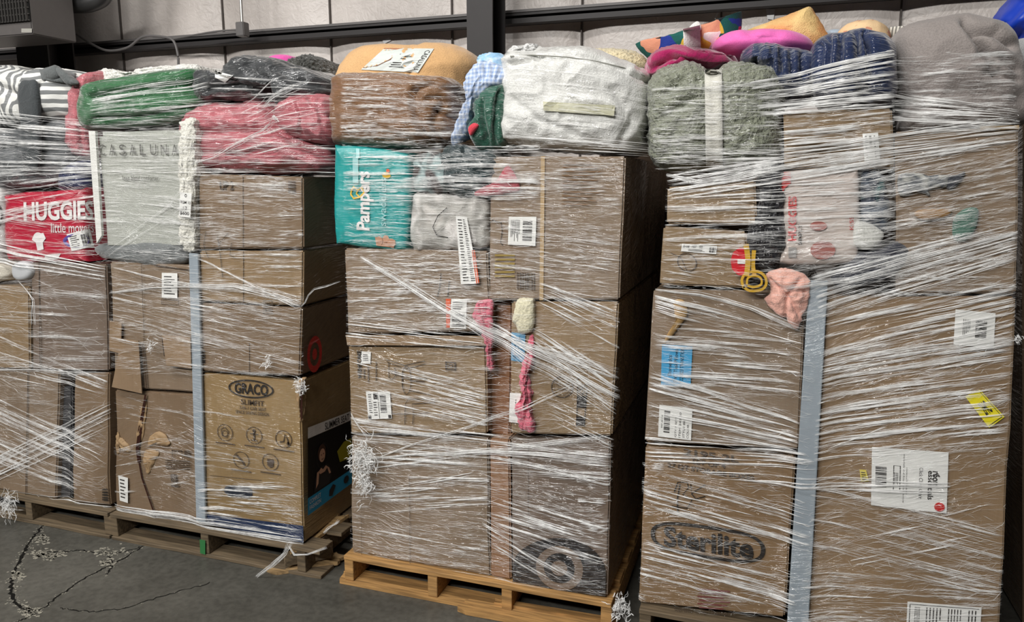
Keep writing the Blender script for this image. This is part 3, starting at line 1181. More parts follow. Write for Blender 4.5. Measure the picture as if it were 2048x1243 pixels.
dp = softroot('diaper_pack', 'red diaper pack with white block letters, film wrapped', 'diaper pack', [(38, 385), (190, 380), (190, 518), (38, 515)], YF)
pk = puff('pack', [(36, 402), (42, 388), (110, 381), (185, 378), (197, 386), (198, 505), (192, 521), (120, 522), (60, 519), (38, 508)], solid('red_plastic', (176, 34, 58), .35, .5), dp, Y=YF + .09, bf=.085, bb=.4, p=7, nz=.004, seed=2)
q = Conform(pk, [(42, 385), (196, 380), (200, 520), (44, 520)], .003)
Ink(q).text('HUGGIES', .03, .14, .93, .42, bold=.035).done('printed_logo', solid('white_print', (226, 222, 220), .4), dp)
Ink(q).text('little movers', .38, .46, .93, .60).done('printed_text', solid('white_print', (226, 222, 220), .4), dp)
k = Ink(q)
k.poly([(.16, .62), (.28, .60), (.31, .68), (.27, .74), (.28, .84), (.20, .86), (.18, .74), (.13, .70)])
k.disc(.21, .64, .05, .05)
k.poly([(.30, .92), (.50, .90), (.46, .98), (.28, 1.0)])
k.done('printed_bear', solid('white_print', (226, 222, 220), .4), dp)
Ink(q).disc(.70, .72, .17, .10).done('printed_patch', solid('violet_print', (92, 76, 150), .4), dp)
label_part(dp, [(133, 468), (180, 457), (188, 492), (143, 502)], target=pk, off=.004, bars=(.55, .2, .9, .85, 14, True), lines=[(.08, .15, .5, .85, 6, False)])

wp = softroot('diaper_pack', 'pale grey diaper pack beside the red one, round emblem on its face', 'diaper pack', [(-100, 380), (38, 380), (38, 520), (-100, 520)], YF)
pk2 = puff('pack', [(-160, 380), (-40, 372), (14, 370), (32, 385), (37, 440), (34, 505), (10, 520), (-160, 520)], solid('pale_plastic', (176, 174, 172), .35, .5), wp, Y=YF + .09, bf=.085, bb=.4, p=6, nz=.006, seed=12)
q = Conform(pk2, [(-60, 385), (10, 385), (10, 475), (-60, 475)], .003)
Ink(q).ring(.45, .5, .46, .36, .05).done('printed_ring', INK, wp)
Ink(q).text('ORIGINAL', .1, .44, .8, .54).done('printed_text', INK, wp)

soft('fleece_roll', 'cream fleece roll poking out below the pale diaper pack', 'blanket', [(-120, 522), (-20, 520), (25, 521), (42, 530), (40, 552), (20, 562), (-120, 562)],
     fabric('cream_fleece', (206, 200, 186), fuzz := .9) if False else fabric('cream_fleece', (206, 200, 186)), Y=YF + .07, bf=.09, bb=.3, p=2.5, nz=.008, n=60, k=16)
cup = softroot('plastic_tub', 'clear round plastic tub end beside the cream fleece roll', 'tub', [(38, 522), (80, 522), (80, 560), (38, 560)], YF)
puff('tub_end', [(40, 530), (55, 520), (72, 524), (81, 540), (74, 554), (56, 559), (42, 552)], solid('frosted_plastic', (186, 188, 190), .2, .6), cup, Y=YF + .03, bf=.05, bb=.25, p=5, nz=0, n=48, k=12)

carton('plain brown carton at the frame edge under the cream fleece roll', [(-170, 566), (58, 572), (60, 738), (-170, 732)], BOX3, seed=1, depth=.9)
carton('tall greyish carton directly under the red diaper pack', [(60, 524), (211, 528), (216, 742), (62, 740)], BOX4, seed=2, depth=.9, warp=.01, seams=[(0.12, .0, .13, 1)])
b1 = carton('brown carton standing on the pallet at the frame edge, bottom flap loose', [(-170, 736), (117, 742), (111, 1003), (-170, 985)], BOX, seed=3, depth=.9, warp=.01, seams=[(.80, 0, .805, 1)])
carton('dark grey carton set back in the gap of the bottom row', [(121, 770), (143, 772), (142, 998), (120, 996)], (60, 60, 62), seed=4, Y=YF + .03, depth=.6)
t = carton('brown carton with a torn tapering bottom beside the dark gap', [(146, 748), (216, 745), (218, 1012), (143, 1006)], BOX2, seed=5, depth=.9, warp=.012)
Ink(Quad([(205, 976), (216, 976), (217, 1002), (205, 1001)], 'Y', YF)).bars(0, 0, 1, 1, 10, False).done('barcode', INK, t)

# ------------------------------------------------------------------ load 2 (green blanket, storage bag, car seat box)
L2 = CUR = []
sb = empty('bedding_bag', PY(290, 500, YF) + Vector((0, .3, 0)), 'pale grey fabric bedding bag with thin spaced lettering and white edging', 'bedding bag')
M_BAG = fabric('bag_fabric', (172, 174, 166), rough=.6, sheen=.1, fold_amt=.25, folds=5)
qbox('bag_body', [(188, 262), (372, 258), (378, 500), (208, 500)], M_BAG, sb, YF, .9, .02, .008, 11)
sheet('edging', Quad([(182, 262), (195, 262), (208, 470), (198, 486)], 'Y', YF - .006), fabric('white_piping', (226, 226, 220)), sb, 1, 12, .012)
puff('bag_bottom', [(196, 492), (260, 480), (340, 478), (388, 482), (386, 505), (375, 526), (310, 532), (245, 522), (210, 515)], fabric('bag_base_grey', (112, 116, 116), fold_amt=.4), sb, Y=YF + .05, bf=.05, bb=.5, p=3, nz=.006, n=70, k=16)
q = Quad([(186, 262), (372, 262), (378, 498), (206, 498)], 'Y', YF, .002)
k = Ink(q)
for i, ch in enumerate('CASALUNA'):
    u = .06 + i * .113
    k.text(ch, u, .11, u + .066, .20)
k.text('linen blend comforter', .30, .37, .70, .41)
k.done('printed_text', solid('grey_print', (96, 96, 92), .6), sb)

fr = puff('pompom_throw', [(366, 242), (392, 238), (396, 300), (395, 400), (394, 492), (368, 496), (362, 400), (362, 300)], fabric('ivory_yarn', (222, 220, 210), scale=90, bump=1, dist=.01), None, Y=YF - .005, bf=.025, bb=.1, p=3, nz=.012, nf=(25, 50), fuzz=.004, n=90, k=14, seed=6)
tag(fr, 'ivory knitted pompom edge hanging beside the pale bedding bag', 'throw')
tg = tag(sheet('price_tag', Quad([(361, 384), (384, 386), (381, 434), (373, 436), (358, 430)][:4] and [(361, 384), (384, 386), (381, 435), (358, 432)], 'Y', YF - .045), PAPER, None), 'white price tag with a lot number hanging on the ivory throw', 'price tag')
k = Ink(Quad([(361, 384), (384, 386), (381, 435), (358, 432)], 'Y', YF - .045))
k.text('TGM 13', .06, .34, .94, .46, bold=.01); k.text('13', .34, .56, .66, .69, bold=.01); k.text('$600', .10, .78, .88, .93, bold=.01)
k.ring(.5, .12, .08, .05, .03)
k.done('printed_text', INK, tg)

green = fabric('green_velvet', (20, 96, 46), rough=.7, sheen=.6, fold_amt=.35, folds=9)
gb = soft('green_blanket', 'folded emerald green plush blanket on the pale bedding bag', 'blanket',
          [(184, 192), (192, 172), (240, 160), (320, 149), (392, 140), (410, 148), (412, 180), (421, 205), (412, 232), (360, 248), (290, 258), (215, 262), (188, 256), (180, 225)],
          green, bf=.13, bb=.4, p=3.5, nz=.006, seed=5, folds=[([(192, 196), (260, 182), (400, 168)], .012, .03), ([(190, 215), (205, 180), (215, 200)], .008, .015), ([(196, 240), (290, 236), (408, 212)], .012, .022), ([(205, 205), (206, 238)], .008, .012)])
soft('sherpa_blanket', 'white sherpa blanket lying on top of the green blanket', 'blanket',
     [(198, 172), (206, 148), (222, 138), (250, 142), (285, 146), (330, 138), (380, 130), (404, 132), (412, 146), (395, 160), (300, 172), (230, 182)],
     fabric('white_sherpa', (226, 224, 218), scale=90, bump=1, dist=.012), Y=YF + .22, bf=.10, bb=.4, p=2.4, nz=.01, fuzz=.006, seed=7)
dk = softroot('charcoal_blanket', 'charcoal fleece blanket heaped over the pink comforter, white care tag out', 'blanket', [(408, 150), (680, 165), (680, 200), (420, 212)], YF + .15)
ch = fabric('charcoal_fleece', (58, 60, 62), fold_amt=.5)
db = puff('heap', [(408, 168), (412, 146), (440, 146), (466, 152), (488, 132), (505, 116), (528, 113), (560, 120), (600, 132), (650, 145), (684, 165), (684, 196), (620, 196), (575, 196), (556, 212), (520, 208), (470, 212), (425, 210)],
     ch, dk, Y=YF + .16, bf=.17, bb=.4, p=2.8, nz=.014, nf=(5, 9), seed=10, n=120, folds=[([(505, 125), (548, 160), (560, 205)], .02, .03), ([(420, 180), (490, 175), (540, 190)], .015, .025), ([(560, 135), (600, 160), (670, 180)], .02, .02)])
puff('folded_edge', [(545, 150), (560, 148), (590, 172), (592, 186), (572, 214), (556, 212), (548, 180)], ch, dk, Y=YF + .02, bf=.035, bb=.1, p=2.2, nz=.006, n=50, k=12)
label_part(dk, [(430, 141), (466, 151), (450, 165), (430, 155)], name='care_tag', target=db)
soft('fluffy_rug', 'rolled dark grey shaggy rug behind the charcoal blanket', 'rug',
     [(582, 130), (600, 118), (625, 113), (648, 120), (668, 138), (684, 158), (684, 190), (600, 185)],
     fabric('dark_shag', (66, 66, 62), scale=80, bump=1, dist=.015), Y=YF + .42, bf=.12, bb=.3, p=2.2, nz=.01, fuzz=.012, seed=2)
soft('plush_cushion', 'bit of a bright pink plush cushion behind the charcoal blanket', 'cushion',
     [(543, 126), (555, 113), (575, 110), (592, 116), (600, 140), (570, 160), (545, 150)], fabric('hot_pink_plush', (238, 92, 178), scale=120), Y=YF + .62, bf=.1, bb=.2, p=2.2, nz=.003, n=50, k=12)

pc = softroot('pink_comforter', 'dusty pink puffy comforter folded on top of the brown cartons', 'comforter', [(390, 200), (685, 200), (685, 350), (395, 345)], YF + .15)
PK = fabric('pink_cotton', (176, 96, 104), rough=.8, fold_amt=.35, folds=8, sheen=.2)
puff('lower_fold', [(394, 240), (412, 214), (470, 205), (560, 206), (600, 240), (650, 275), (684, 300), (690, 335), (650, 350), (560, 348), (460, 348), (398, 344), (388, 290)],
     PK, pc, Y=YF + .17, bf=.17, bb=.5, p=3.2, nz=.014, seed=13, n=120, folds=[([(400, 268), (480, 262), (560, 262)], .018, .025), ([(560, 250), (600, 290), (688, 325)], .014, .02), ([(395, 305), (480, 312), (560, 300)], .014, .015)])
puff('upper_fold', [(572, 210), (590, 194), (640, 189), (672, 193), (688, 225), (690, 270), (676, 292), (640, 286), (600, 270), (572, 245)],
     PK, pc, Y=YF + .10, bf=.13, bb=.45, p=3, nz=.01, seed=15, folds=[([(600, 195), (612, 240), (606, 270)], .008, .012), ([(620, 192), (650, 230), (688, 245)], .008, .012), ([(640, 195), (655, 280)], .006, .006)])

SID = PY(606, 600, YF).x       # plane of the cartons' side faces
t = carton('top brown carton directly under the pink comforter', [(396, 347), (606, 353), (607, 497), (396, 498)], BOX2, seed=6, seams=[(.44, 0, .445, 1)])
Ink(Quad([(440, 362), (468, 362), (468, 380), (440, 380)], 'Y', YF)).text('UP 2', 0, 0, 1, 1, 0, .03).done('printed_text', INK_SOFT, t)
Ink(Quad([(577, 362), (592, 362), (592, 386), (577, 386)], 'Y', YF)).bars(0, 0, 1, 1, 9, False).done('barcode', INK_SOFT, t)
t = carton('second brown carton with marker scribble over its seam', [(397, 501), (607, 501), (605, 612), (398, 602)], BOX3, seed=7, seams=[(.44, 0, .445, 1)])
k = Ink(Quad([(400, 460), (480, 460), (480, 560), (400, 560)], 'Y', YF - .001))
k.line([(.02, .1), (.16, .02), (.10, .30), (.22, .55)], .012)
k.line([(.45, .12), (.52, .5), (.58, .95)], .012)
k.line([(.45, .3), (.72, .05)], .01); k.line([(.80, .25), (.76, .5), (.92, .55)], .012)
k.done('marker_scribble', INK, t)
t = carton('third brown carton with a red ring logo on its side', [(399, 605), (604, 615), (600, 752), (402, 742)], BOX2, seed=8, seams=[(.5, .55, .505, 1)])
q = Quad([(612, 676), (641, 668), (641, 738), (612, 748)], 'X', PY(603, 680, YF).x, .004)
k = Ink(q)
k.ring(.5, .5, .42, .42, .18); k.disc(.5, .5, .16, .16)
k.done('printed_logo', solid('red_print', (190, 42, 40), .5), t)
Ink(Quad([(527, 600), (545, 600), (545, 627), (527, 627)], 'Y', YF)).rect(0, 0, 1, .03).rect(0, .97, 1, 1).rect(0, 0, .05, 1).rect(.95, 0, 1, 1).bars(.15, .15, .45, .85, 9, False).bars(.55, .5, .85, .85, 6, False).done('printed_panel', INK_SOFT, t)
Ink(Quad([(400, 700), (411, 700), (411, 726), (400, 726)], 'Y', YF)).bars(0, 0, 1, 1, 9, False).done('barcode', INK, t)

cs = carton('car seat carton with oval logo, round icons and navy base band', [(403, 745), (600, 762), (608, 1086), (410, 1048)], (140, 116, 80), seed=9)
q = Quad([(403, 745), (600, 762), (608, 1086), (410, 1048)], 'Y', YF)
k = Ink(q, .003)
k.poly([(0, .925), (1, .885), (1, .995), (0, .995)])
k.done('base_band', solid('navy_print', (24, 42, 74), .5), cs)
qq = Quad([(455, 752), (550, 760), (550, 802), (455, 794)], 'Y', YF)
k = Ink(qq)
k.ring(.5, .5, .46, .40, .03, .075)
k.text('GRACO', .16, .24, .86, .76, bold=.03)
k.done('printed_logo', INK, cs)
k = Ink(Quad([(472, 796), (538, 802), (538, 832), (472, 826)], 'Y', YF))
k.text('SLIMFIT', .16, .0, .86, .36, bold=.012); k.text('3-IN-1 CAR SEAT', .12, .46, .92, .68, bold=.01); k.text('SPACE SAVING DESIGN', 0, .76, 1, .98, bold=.01)
k.done('printed_text', INK_SOFT, cs)
k = Ink(q)
for (cx, cy), kind in zip(((452, 862), (511, 868), (569, 876), (485, 917), (543, 922)), range(5)):
    fx = lambda x, y: ((x - 403 - (y - 745) * .022) / 197, (y - 745 - (x - 403) * (.086 + (y - 745) * .00035)) / 303)
    u, v = fx(cx, cy)
    k.ring(u, v, .078, .052, .007, .004)
    k.rect(u - .10, v + .066, u + .10, v + .073)
    if kind == 0:
        k.line([(u - .04, v - .02), (u, v - .035), (u + .04, v - .01), (u + .02, v + .03), (u - .03, v + .02)], .008, .005, True)
        k.ring(u, v + .005, .03, .018, .006, .004)
    elif kind == 1:
        k.disc(u, v - .03, .016, .010); k.rect(u - .008, v - .022, u + .008, v + .03); k.rect(u - .04, v - .012, u + .04, v - .006); k.rect(u - .035, v + .028, u + .035, v + .034)
    elif kind == 2:
        k.line([(u - .04, v + .02), (u, v + .015), (u + .015, v - .03), (u + .04, v + .0), (u + .05, v + .03)], .012, .008)
        k.disc(u + .045, v + .025, .015, .012)
    elif kind == 3:
        k.line([(u - .05, v - .03), (u, v), (u + .035, v + .03)], .022, .012); k.line([(u - .05, v + .01), (u, v + .02)], .008, .005)
    else:
        k.poly([(u - .03, v - .02), (u + .035, v - .02), (u + .03, v + .025), (u, v + .035), (u - .03, v + .02)])
k.line([(.07, .66), (.6, .64)], .004, .003)
k.done('printed_icons', INK_SOFT, cs)
k = Ink(Quad([(448, 968), (505, 972), (505, 996), (448, 990)], 'Y', YF))
k.poly([(.05, .2), (.2, 0), (.85, 0), (1, .3), (1, .75), (.85, 1), (.15, .95), (0, .6)])
k.done('printed_badge', solid('badge_ink', (42, 46, 56), .5), cs)
# printed side panel
sx = PY(603, 900, YF).x
q = Quad([(612, 856), (700, 822), (704, 962), (612, 1030)], 'X', sx, .008)
Ink(q, .001).rect(0, .12, 1, .80).done('printed_photo', solid('photo_black', (14, 14, 16), .4, .4), cs)
Ink(q, .001).rect(0, -.01, 1, .115).done('white_band', solid('white_print', (226, 222, 220), .4), cs)
Ink(q, .001).rect(0, .80, 1, 1.0).done('blue_band', solid('blue_print', (36, 142, 186), .4), cs)
Ink(q, .0025).text('SLIMMER SEAT DESIGN', .36, .01, 1.25, .10, bold=.01).done('printed_text', INK, cs)
Ink(q, .0025).text('COMPLET', .03, .83, .26, .88).text('FASHION', .03, .9, .26, .95).done('printed_text', solid('white_print', (226, 222, 220), .4), cs)
k = Ink(q, .0025)
k.ring(.30, .40, .12, .15, .012)
k.poly([(.14, .62), (.24, .52), (.40, .52), (.50, .64), (.44, .78), (.12, .78)])
k.poly([(.44, .88), (.52, .83), (.58, .87), (.50, .97), (.43, .95)])
k.disc(.82, .89, .06, .05)
k.done('printed_seat', solid('seat_grey', (44, 42, 44), .5), cs)
k = Ink(q, .0035)
k.disc(.28, .355, .085, .105); k.done('printed_hair', solid('hair_brown', (70, 44, 32), .6), cs)
k = Ink(q, .0045)
k.disc(.285, .385, .062, .082); k.poly([(.20, .56), (.26, .53), (.30, .56), (.36, .53), (.40, .56), (.34, .60), (.24, .60)])
k.poly([(.17, .56), (.22, .55), (.20, .70), (.15, .74)]); k.poly([(.38, .55), (.43, .58), (.47, .66), (.43, .66)])
k.done('printed_face', solid('skin_print', (196, 150, 124), .6), cs)
k = Ink(q, .0055)
k.disc(.262, .375, .009, .008); k.disc(.308, .37, .009, .008); k.line([(.262, .425), (.285, .435), (.31, .422)], .008)
k.done('printed_features', solid('feature_brown', (80, 44, 38), .6), cs)
Ink(q, .003).poly([(.62, .44), (.78, .36), (.95, .36), (1.0, .56), (.84, .62), (.68, .60)]).done('printed_patch', solid('olive_print', (150, 140, 30), .6), cs)
k = Ink(Quad([(596, 770), (608, 770), (608, 842), (596, 842)], 'Y', YF - .022))
k.poly([(.45, .05), (.7, .0), (.8, .3), (.75, .9), (.55, 1), (.4, .7), (.5, .4)])
k.done('torn_corner', solid('split_dark', (52, 30, 24), .9, .1), cs)
# crushed upper corner of that carton
puff('crushed_corner', [(596, 775), (602, 760), (612, 757), (610, 790), (607, 830), (603, 842), (598, 815)], cardboard('torn_cardboard', (152, 126, 94)), cs, Y=YF + .01, bf=.02, bb=.03, p=2, nz=.012, nf=(14, 14), n=50, k=12, folds=[([(606, 765), (604, 835)], .008, .03)])

D = carton('upper torn carton beside the blue grey edge strip, loose flaps', [(216, 523), (388, 530), (391, 785), (227, 775)], BOX, seed=10, warp=.012, seams=[(.40, .0, .405, .62)])
label_part(D, [(324, 545), (355, 546), (355, 596), (324, 594)], lines=[(.15, .1, .85, .9, 7, False)])
Ink(Quad([(324, 597), (358, 599), (358, 610), (324, 608)], 'Y', YF)).rect(0, 0, 1, .08).rect(0, .92, 1, 1).rect(0, 0, .03, 1).rect(.97, 0, 1, 1).done('printed_panel', INK_SOFT, D)
for i, c in enumerate(([(222, 640), (246, 645), (244, 706), (222, 700)], [(247, 676), (281, 680), (288, 785), (228, 772)], [(330, 668), (386, 672), (388, 735), (338, 728)])):
    sheet('loose_flap', Quad(c, 'Y', YF - .004, .004 + .004 * i), cardboard('flap_board', (140, 117, 92)), D, 1, 1, .004)
k = Ink(Quad([(216, 525), (390, 530), (392, 785), (227, 775)], 'Y', YF), .003)
k.line([(.55, .01), (.98, .04)], .006, .01)
k.line([(.62, .57), (.64, .71), (.70, .76), (.97, .78)], .012, .008)
k.line([(.39, .62), (.42, .99)], .014, .006)
k.done('torn_edge', solid('seam_gap', (62, 48, 36), .9, .1), D)
E = carton('lower torn carton split open down its front corner', [(228, 780), (392, 788), (400, 1043), (230, 1028)], BOX2, seed=12, warp=.014)
k = Ink(Quad([(228, 780), (392, 788), (400, 1043), (230, 1028)], 'Y', YF), .003)
k.poly([(.39, .02), (.41, .02), (.34, .34), (.31, .46), (.33, .55), (.29, .56), (.27, .45), (.30, .30)])
k.line([(.31, .56), (.34, .68), (.42, .84), (.5, 1)], .018, .006)
k.done('torn_split', solid('split_dark', (52, 30, 24), .9, .1), E)
TORN = cardboard('torn_cardboard', (152, 126, 94))
for i, (c, b_) in enumerate((([(286, 800), (294, 806), (290, 850), (284, 880), (272, 890), (276, 850)], .008), ([(300, 872), (322, 862), (340, 884), (333, 892), (312, 888), (296, 892)], .012), ([(287, 905), (300, 898), (318, 905), (306, 930), (296, 948), (288, 930)], .010), ([(236, 872), (250, 880), (262, 900), (250, 903), (238, 890)], .008), ([(232, 868), (238, 866), (240, 902), (233, 906)], .006))):
    puff('torn_flap', c, TORN, E, Y=YF + .002, bf=b_, bb=.02, p=1.6, nz=.006, nf=(30, 30), n=44, k=10, seed=i)
k = Ink(Quad([(330, 898), (380, 900), (382, 940), (332, 938)], 'Y', YF), .004)
for i in range(5):
    k.rect(.0, .5 + i * .1, 1, .54 + i * .1)
k.rect(.3, 0, .72, .06); k.rect(.3, 0, .33, .45); k.rect(.69, 0, .72, .45); k.rect(.8, .0, 1, .3)
k.rect(.2, 1.2, .42, 1.6); k.rect(.2, 1.75, .5, 1.85)
k.done('printed_text', INK_SOFT, E)
label_part(E, [(237, 950), (256, 955), (256, 1005), (240, 1000)], lines=[(.15, .08, .85, .9, 6, False)], at=YF - .006)
es = tag(qbox('corner_board', [(377, 505), (396, 507), (411, 1046), (392, 1042)], solid('blue_grey_board', (146, 156, 164), .6), None, YF - .014, .012, .002, 0), 'blue grey edge strip standing between the torn cartons and the car seat carton', 'edge protector')

# ------------------------------------------------------------------ load 3 (tan comforter, teal pack)
L3 = CUR = []
tn = softroot('tan_comforter', 'bulging tan comforter on top of the load, sleeve card on it', 'comforter', [(680, 150), (960, 100), (930, 190), (690, 200)], YF + .2)
TAN = fabric('tan_cotton', (218, 174, 122), rough=.85, fold_amt=.15, folds=6)
tb_ = puff('top_bulge', [(682, 175), (694, 140), (715, 112), (745, 95), (790, 91), (845, 92), (880, 88), (915, 92), (942, 106), (962, 132), (955, 170), (948, 235), (940, 275), (920, 285), (870, 250), (780, 200), (700, 200)],
     TAN, tn, Y=YF + .47, bf=.20, bb=.3, p=2.6, nz=.005, seed=3, n=130, k=32, folds=[([(820, 92), (828, 120), (832, 150)], .01, .012)], center=(830, 160))
label_part(tn, [(769, 96), (868, 97), (836, 145), (722, 139)], name='sleeve_card', target=tb_, mat=solid('card_pale', (206, 212, 208), .5), lines=[(.42, .22, .68, .86, 7, False)], texts=[('CASALUNA', .86, .08, .96, .92, 3)])
q = Conform(tb_, [(769, 96), (868, 97), (836, 145), (722, 139)], .0035)
Ink(q, .003).poly([(.0, 0), (.36, 0), (.33, .5), (.20, .8), (.0, .92)]).done('printed_photo', solid('rust_print', (150, 88, 48), .5), tn)
Ink(q, .004).line([(.05, .05), (.03, .9)], .03).line([(.12, .05), (.10, .85)], .02).line([(.19, .05), (.17, .8)], .02).line([(.29, .05), (.26, .6)], .03).done('printed_fringe', solid('cream_print', (222, 190, 150), .5), tn)

br = soft('shaded_comforter_front', 'rolled front of the tan comforter under film, its shade painted in brown, above the teal pack', 'comforter',  # upright front of the tan comforter; its shade is put into the brown colour
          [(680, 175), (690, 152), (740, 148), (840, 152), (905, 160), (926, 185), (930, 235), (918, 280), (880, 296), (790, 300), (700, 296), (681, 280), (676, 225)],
          fabric('shaded_tan_cotton', (122, 86, 54), rough=.6, fold_amt=.4, folds=8), Y=YF + .14, bf=.15, bb=.13, p=3.6, nz=.008, seed=6, n=120, k=30,
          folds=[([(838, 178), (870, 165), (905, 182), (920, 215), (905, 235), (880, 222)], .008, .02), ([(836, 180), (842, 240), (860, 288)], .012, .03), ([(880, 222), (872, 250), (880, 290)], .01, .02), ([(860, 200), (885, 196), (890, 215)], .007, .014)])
pl = soft('ruffled_pillowcase', 'blue and white checked pillowcase with a ruffled edge', 'pillow',
          [(944, 140), (958, 122), (985, 124), (1010, 138), (1018, 165), (990, 178), (965, 200), (950, 225), (940, 262), (925, 282), (905, 290), (906, 270), (930, 240), (935, 205), (928, 175), (934, 155)],
          stripes('gingham', (206, 216, 232), (150, 172, 210), 70, 'X', .02, axis2='Z'), Y=YF + .06, bf=.05, bb=.2, p=2, nz=.008, nf=(18, 18), n=110, center=(960, 168), seed=4,
          folds=[([(950, 128), (965, 160)], .004, .01), ([(968, 125), (975, 155)], .004, .01), ([(985, 128), (985, 155)], .004, .01), ([(1000, 135), (992, 160)], .004, .01)])
soft('plush_toy', 'pale blue and white tie dyed plush poking up behind the checked pillowcase', 'plush toy',
     [(958, 128), (962, 112), (985, 105), (1010, 108), (1024, 122), (1024, 150), (990, 160), (965, 145)], blotches('tie_dye', [(232, 236, 240), (150, 196, 232), (232, 236, 240)], 14, smooth=True), Y=YF + .25, bf=.09, bb=.2, p=2.1, nz=.006, fuzz=.004, n=60, k=16)
soft('green_cloth', 'dark green velvet cloth hanging below the checked pillowcase', 'cloth',
     [(950, 205), (970, 185), (995, 170), (1016, 172), (1018, 230), (1014, 290), (985, 302), (955, 296), (942, 262), (952, 235)],
     fabric('bottle_green', (20, 86, 66), rough=.6, sheen=.6, fold_amt=.7), Y=YF + .07, bf=.08, bb=.3, p=2.6, nz=.012, nf=(10, 10), n=70, k=18, seed=8, folds=[([(965, 200), (975, 290)], .008, .02), ([(1000, 180), (990, 290)], .008, .02)])
soft('red_scrap', 'small coral red cloth corner on the dark green cloth', 'cloth', [(938, 252), (948, 245), (958, 250), (950, 262), (941, 272), (936, 262)], fabric('coral', (212, 70, 84)), Y=YF - .005, bf=.01, bb=.02, p=2, nz=.002, n=24, k=6)
soft('dark_bundle', 'dark teal clothing bundle squeezed between the teal pack and the big carton', 'clothing',
     [(880, 312), (905, 290), (940, 300), (990, 300), (1000, 330), (990, 372), (950, 396), (905, 390), (880, 362)], fabric('dark_teal', (34, 52, 54), rough=.7, fold_amt=.6), Y=YF + .03, bf=.05, bb=.3, p=2.8, nz=.014, nf=(12, 12), seed=6, n=70, k=18)
soft('brown_bundle', 'dark brown and pale blue clothing lump touching the teal pack', 'clothing',
     [(832, 318), (850, 305), (885, 308), (905, 325), (906, 365), (885, 388), (848, 386), (832, 370)], blotches('brown_blue', [(64, 48, 44), (150, 172, 172), (58, 44, 42), (120, 108, 100)], 9, smooth=True), Y=YF + .04, bf=.05, bb=.3, p=3, nz=.01, nf=(12, 12), n=60, k=14)
soft('pink_towel', 'muted red pointed cloth lying flat at the top of the big carton', 'cloth',
     [(1012, 333), (1026, 340), (1041, 378), (1020, 386), (985, 392), (950, 392), (955, 378), (990, 362)], fabric('muted_red', (178, 82, 92), fold_amt=.3), Y=YF - .004, bf=.014, bb=.02, p=2, nz=.003, n=60, k=10, center=(1005, 374))
soft('clear_bag', 'pale plastic bag with folded clothes under the brown and blue lump', 'bag',
     [(832, 395), (870, 382), (930, 388), (978, 392), (984, 440), (980, 490), (930, 498), (860, 500), (830, 495)], blotches('bagged_cloth', [(196, 192, 186), (160, 158, 152), (206, 202, 198), (140, 134, 128)], 7, smooth=True), Y=YF + .05, bf=.055, bb=.3, p=4, nz=.01, nf=(9, 9), n=80, k=18)
CUR_BAG = L3[-1]
k = Ink(Conform(CUR_BAG, [(860, 415), (905, 415), (905, 480), (860, 480)], .004))
k.line([(.75, .0), (.35, .25), (.12, .6), (.3, .85), (.8, .92)], .035, .025)
k.done('marker_curve', INK, CUR_BAG)

tp = softroot('diaper_pack', 'teal diaper pack with sideways white lettering and a heart', 'diaper pack', [(685, 292), (830, 310), (826, 495), (690, 488)], YF)
tk = puff('pack', [(684, 300), (692, 291), (760, 296), (820, 305), (832, 316), (834, 400), (828, 482), (816, 499), (750, 494), (698, 487), (686, 478), (683, 400)], solid('teal_plastic', (34, 152, 150), .35, .5), tp, Y=YF + .07, bf=.07, bb=.4, p=7, nz=.004, seed=3, n=110)
TQ = [(688, 294), (830, 308), (826, 498), (690, 488)]
q = Conform(tk, TQ, .003)
WP = solid('white_print', (226, 222, 220), .4)
Ink(q).text('Pampers', .17, .23, .42, .84, 1, bold=.03).done('printed_logo', WP, tp)
Ink(q).text('swaddlers', .50, .28, .60, .78, 1).rect(.12, .10, .20, .36).rect(.17, .0, .22, .1).done('printed_text', solid('pale_print', (150, 200, 200), .4), tp)
k = Ink(q)
k.line([(.10, .44), (.13, .40), (.19, .43), (.25, .40), (.28, .45), (.22, .50), (.13, .52), (.09, .48)], .022, .018, True)
k.line([(.19, .43), (.17, .47), (.22, .50)], .02, .015)
k.disc(.60, .25, .06, .03)
k.done('printed_heart', solid('yellow_print', (222, 180, 44), .4), tp)
k = Ink(q)
k.disc(.62, .20, .025, .02); k.done('printed_dot', solid('orange_print', (214, 96, 60), .4), tp)
k = Ink(q)
k.disc(.50, .94, .05, .05); k.disc(.60, .91, .045, .035); k.disc(.68, .95, .06, .045); k.poly([(.44, .9), (.74, .92), (.72, 1.0), (.46, .99)])
k.done('printed_baby', solid('skin_print', (196, 150, 124), .6), tp)

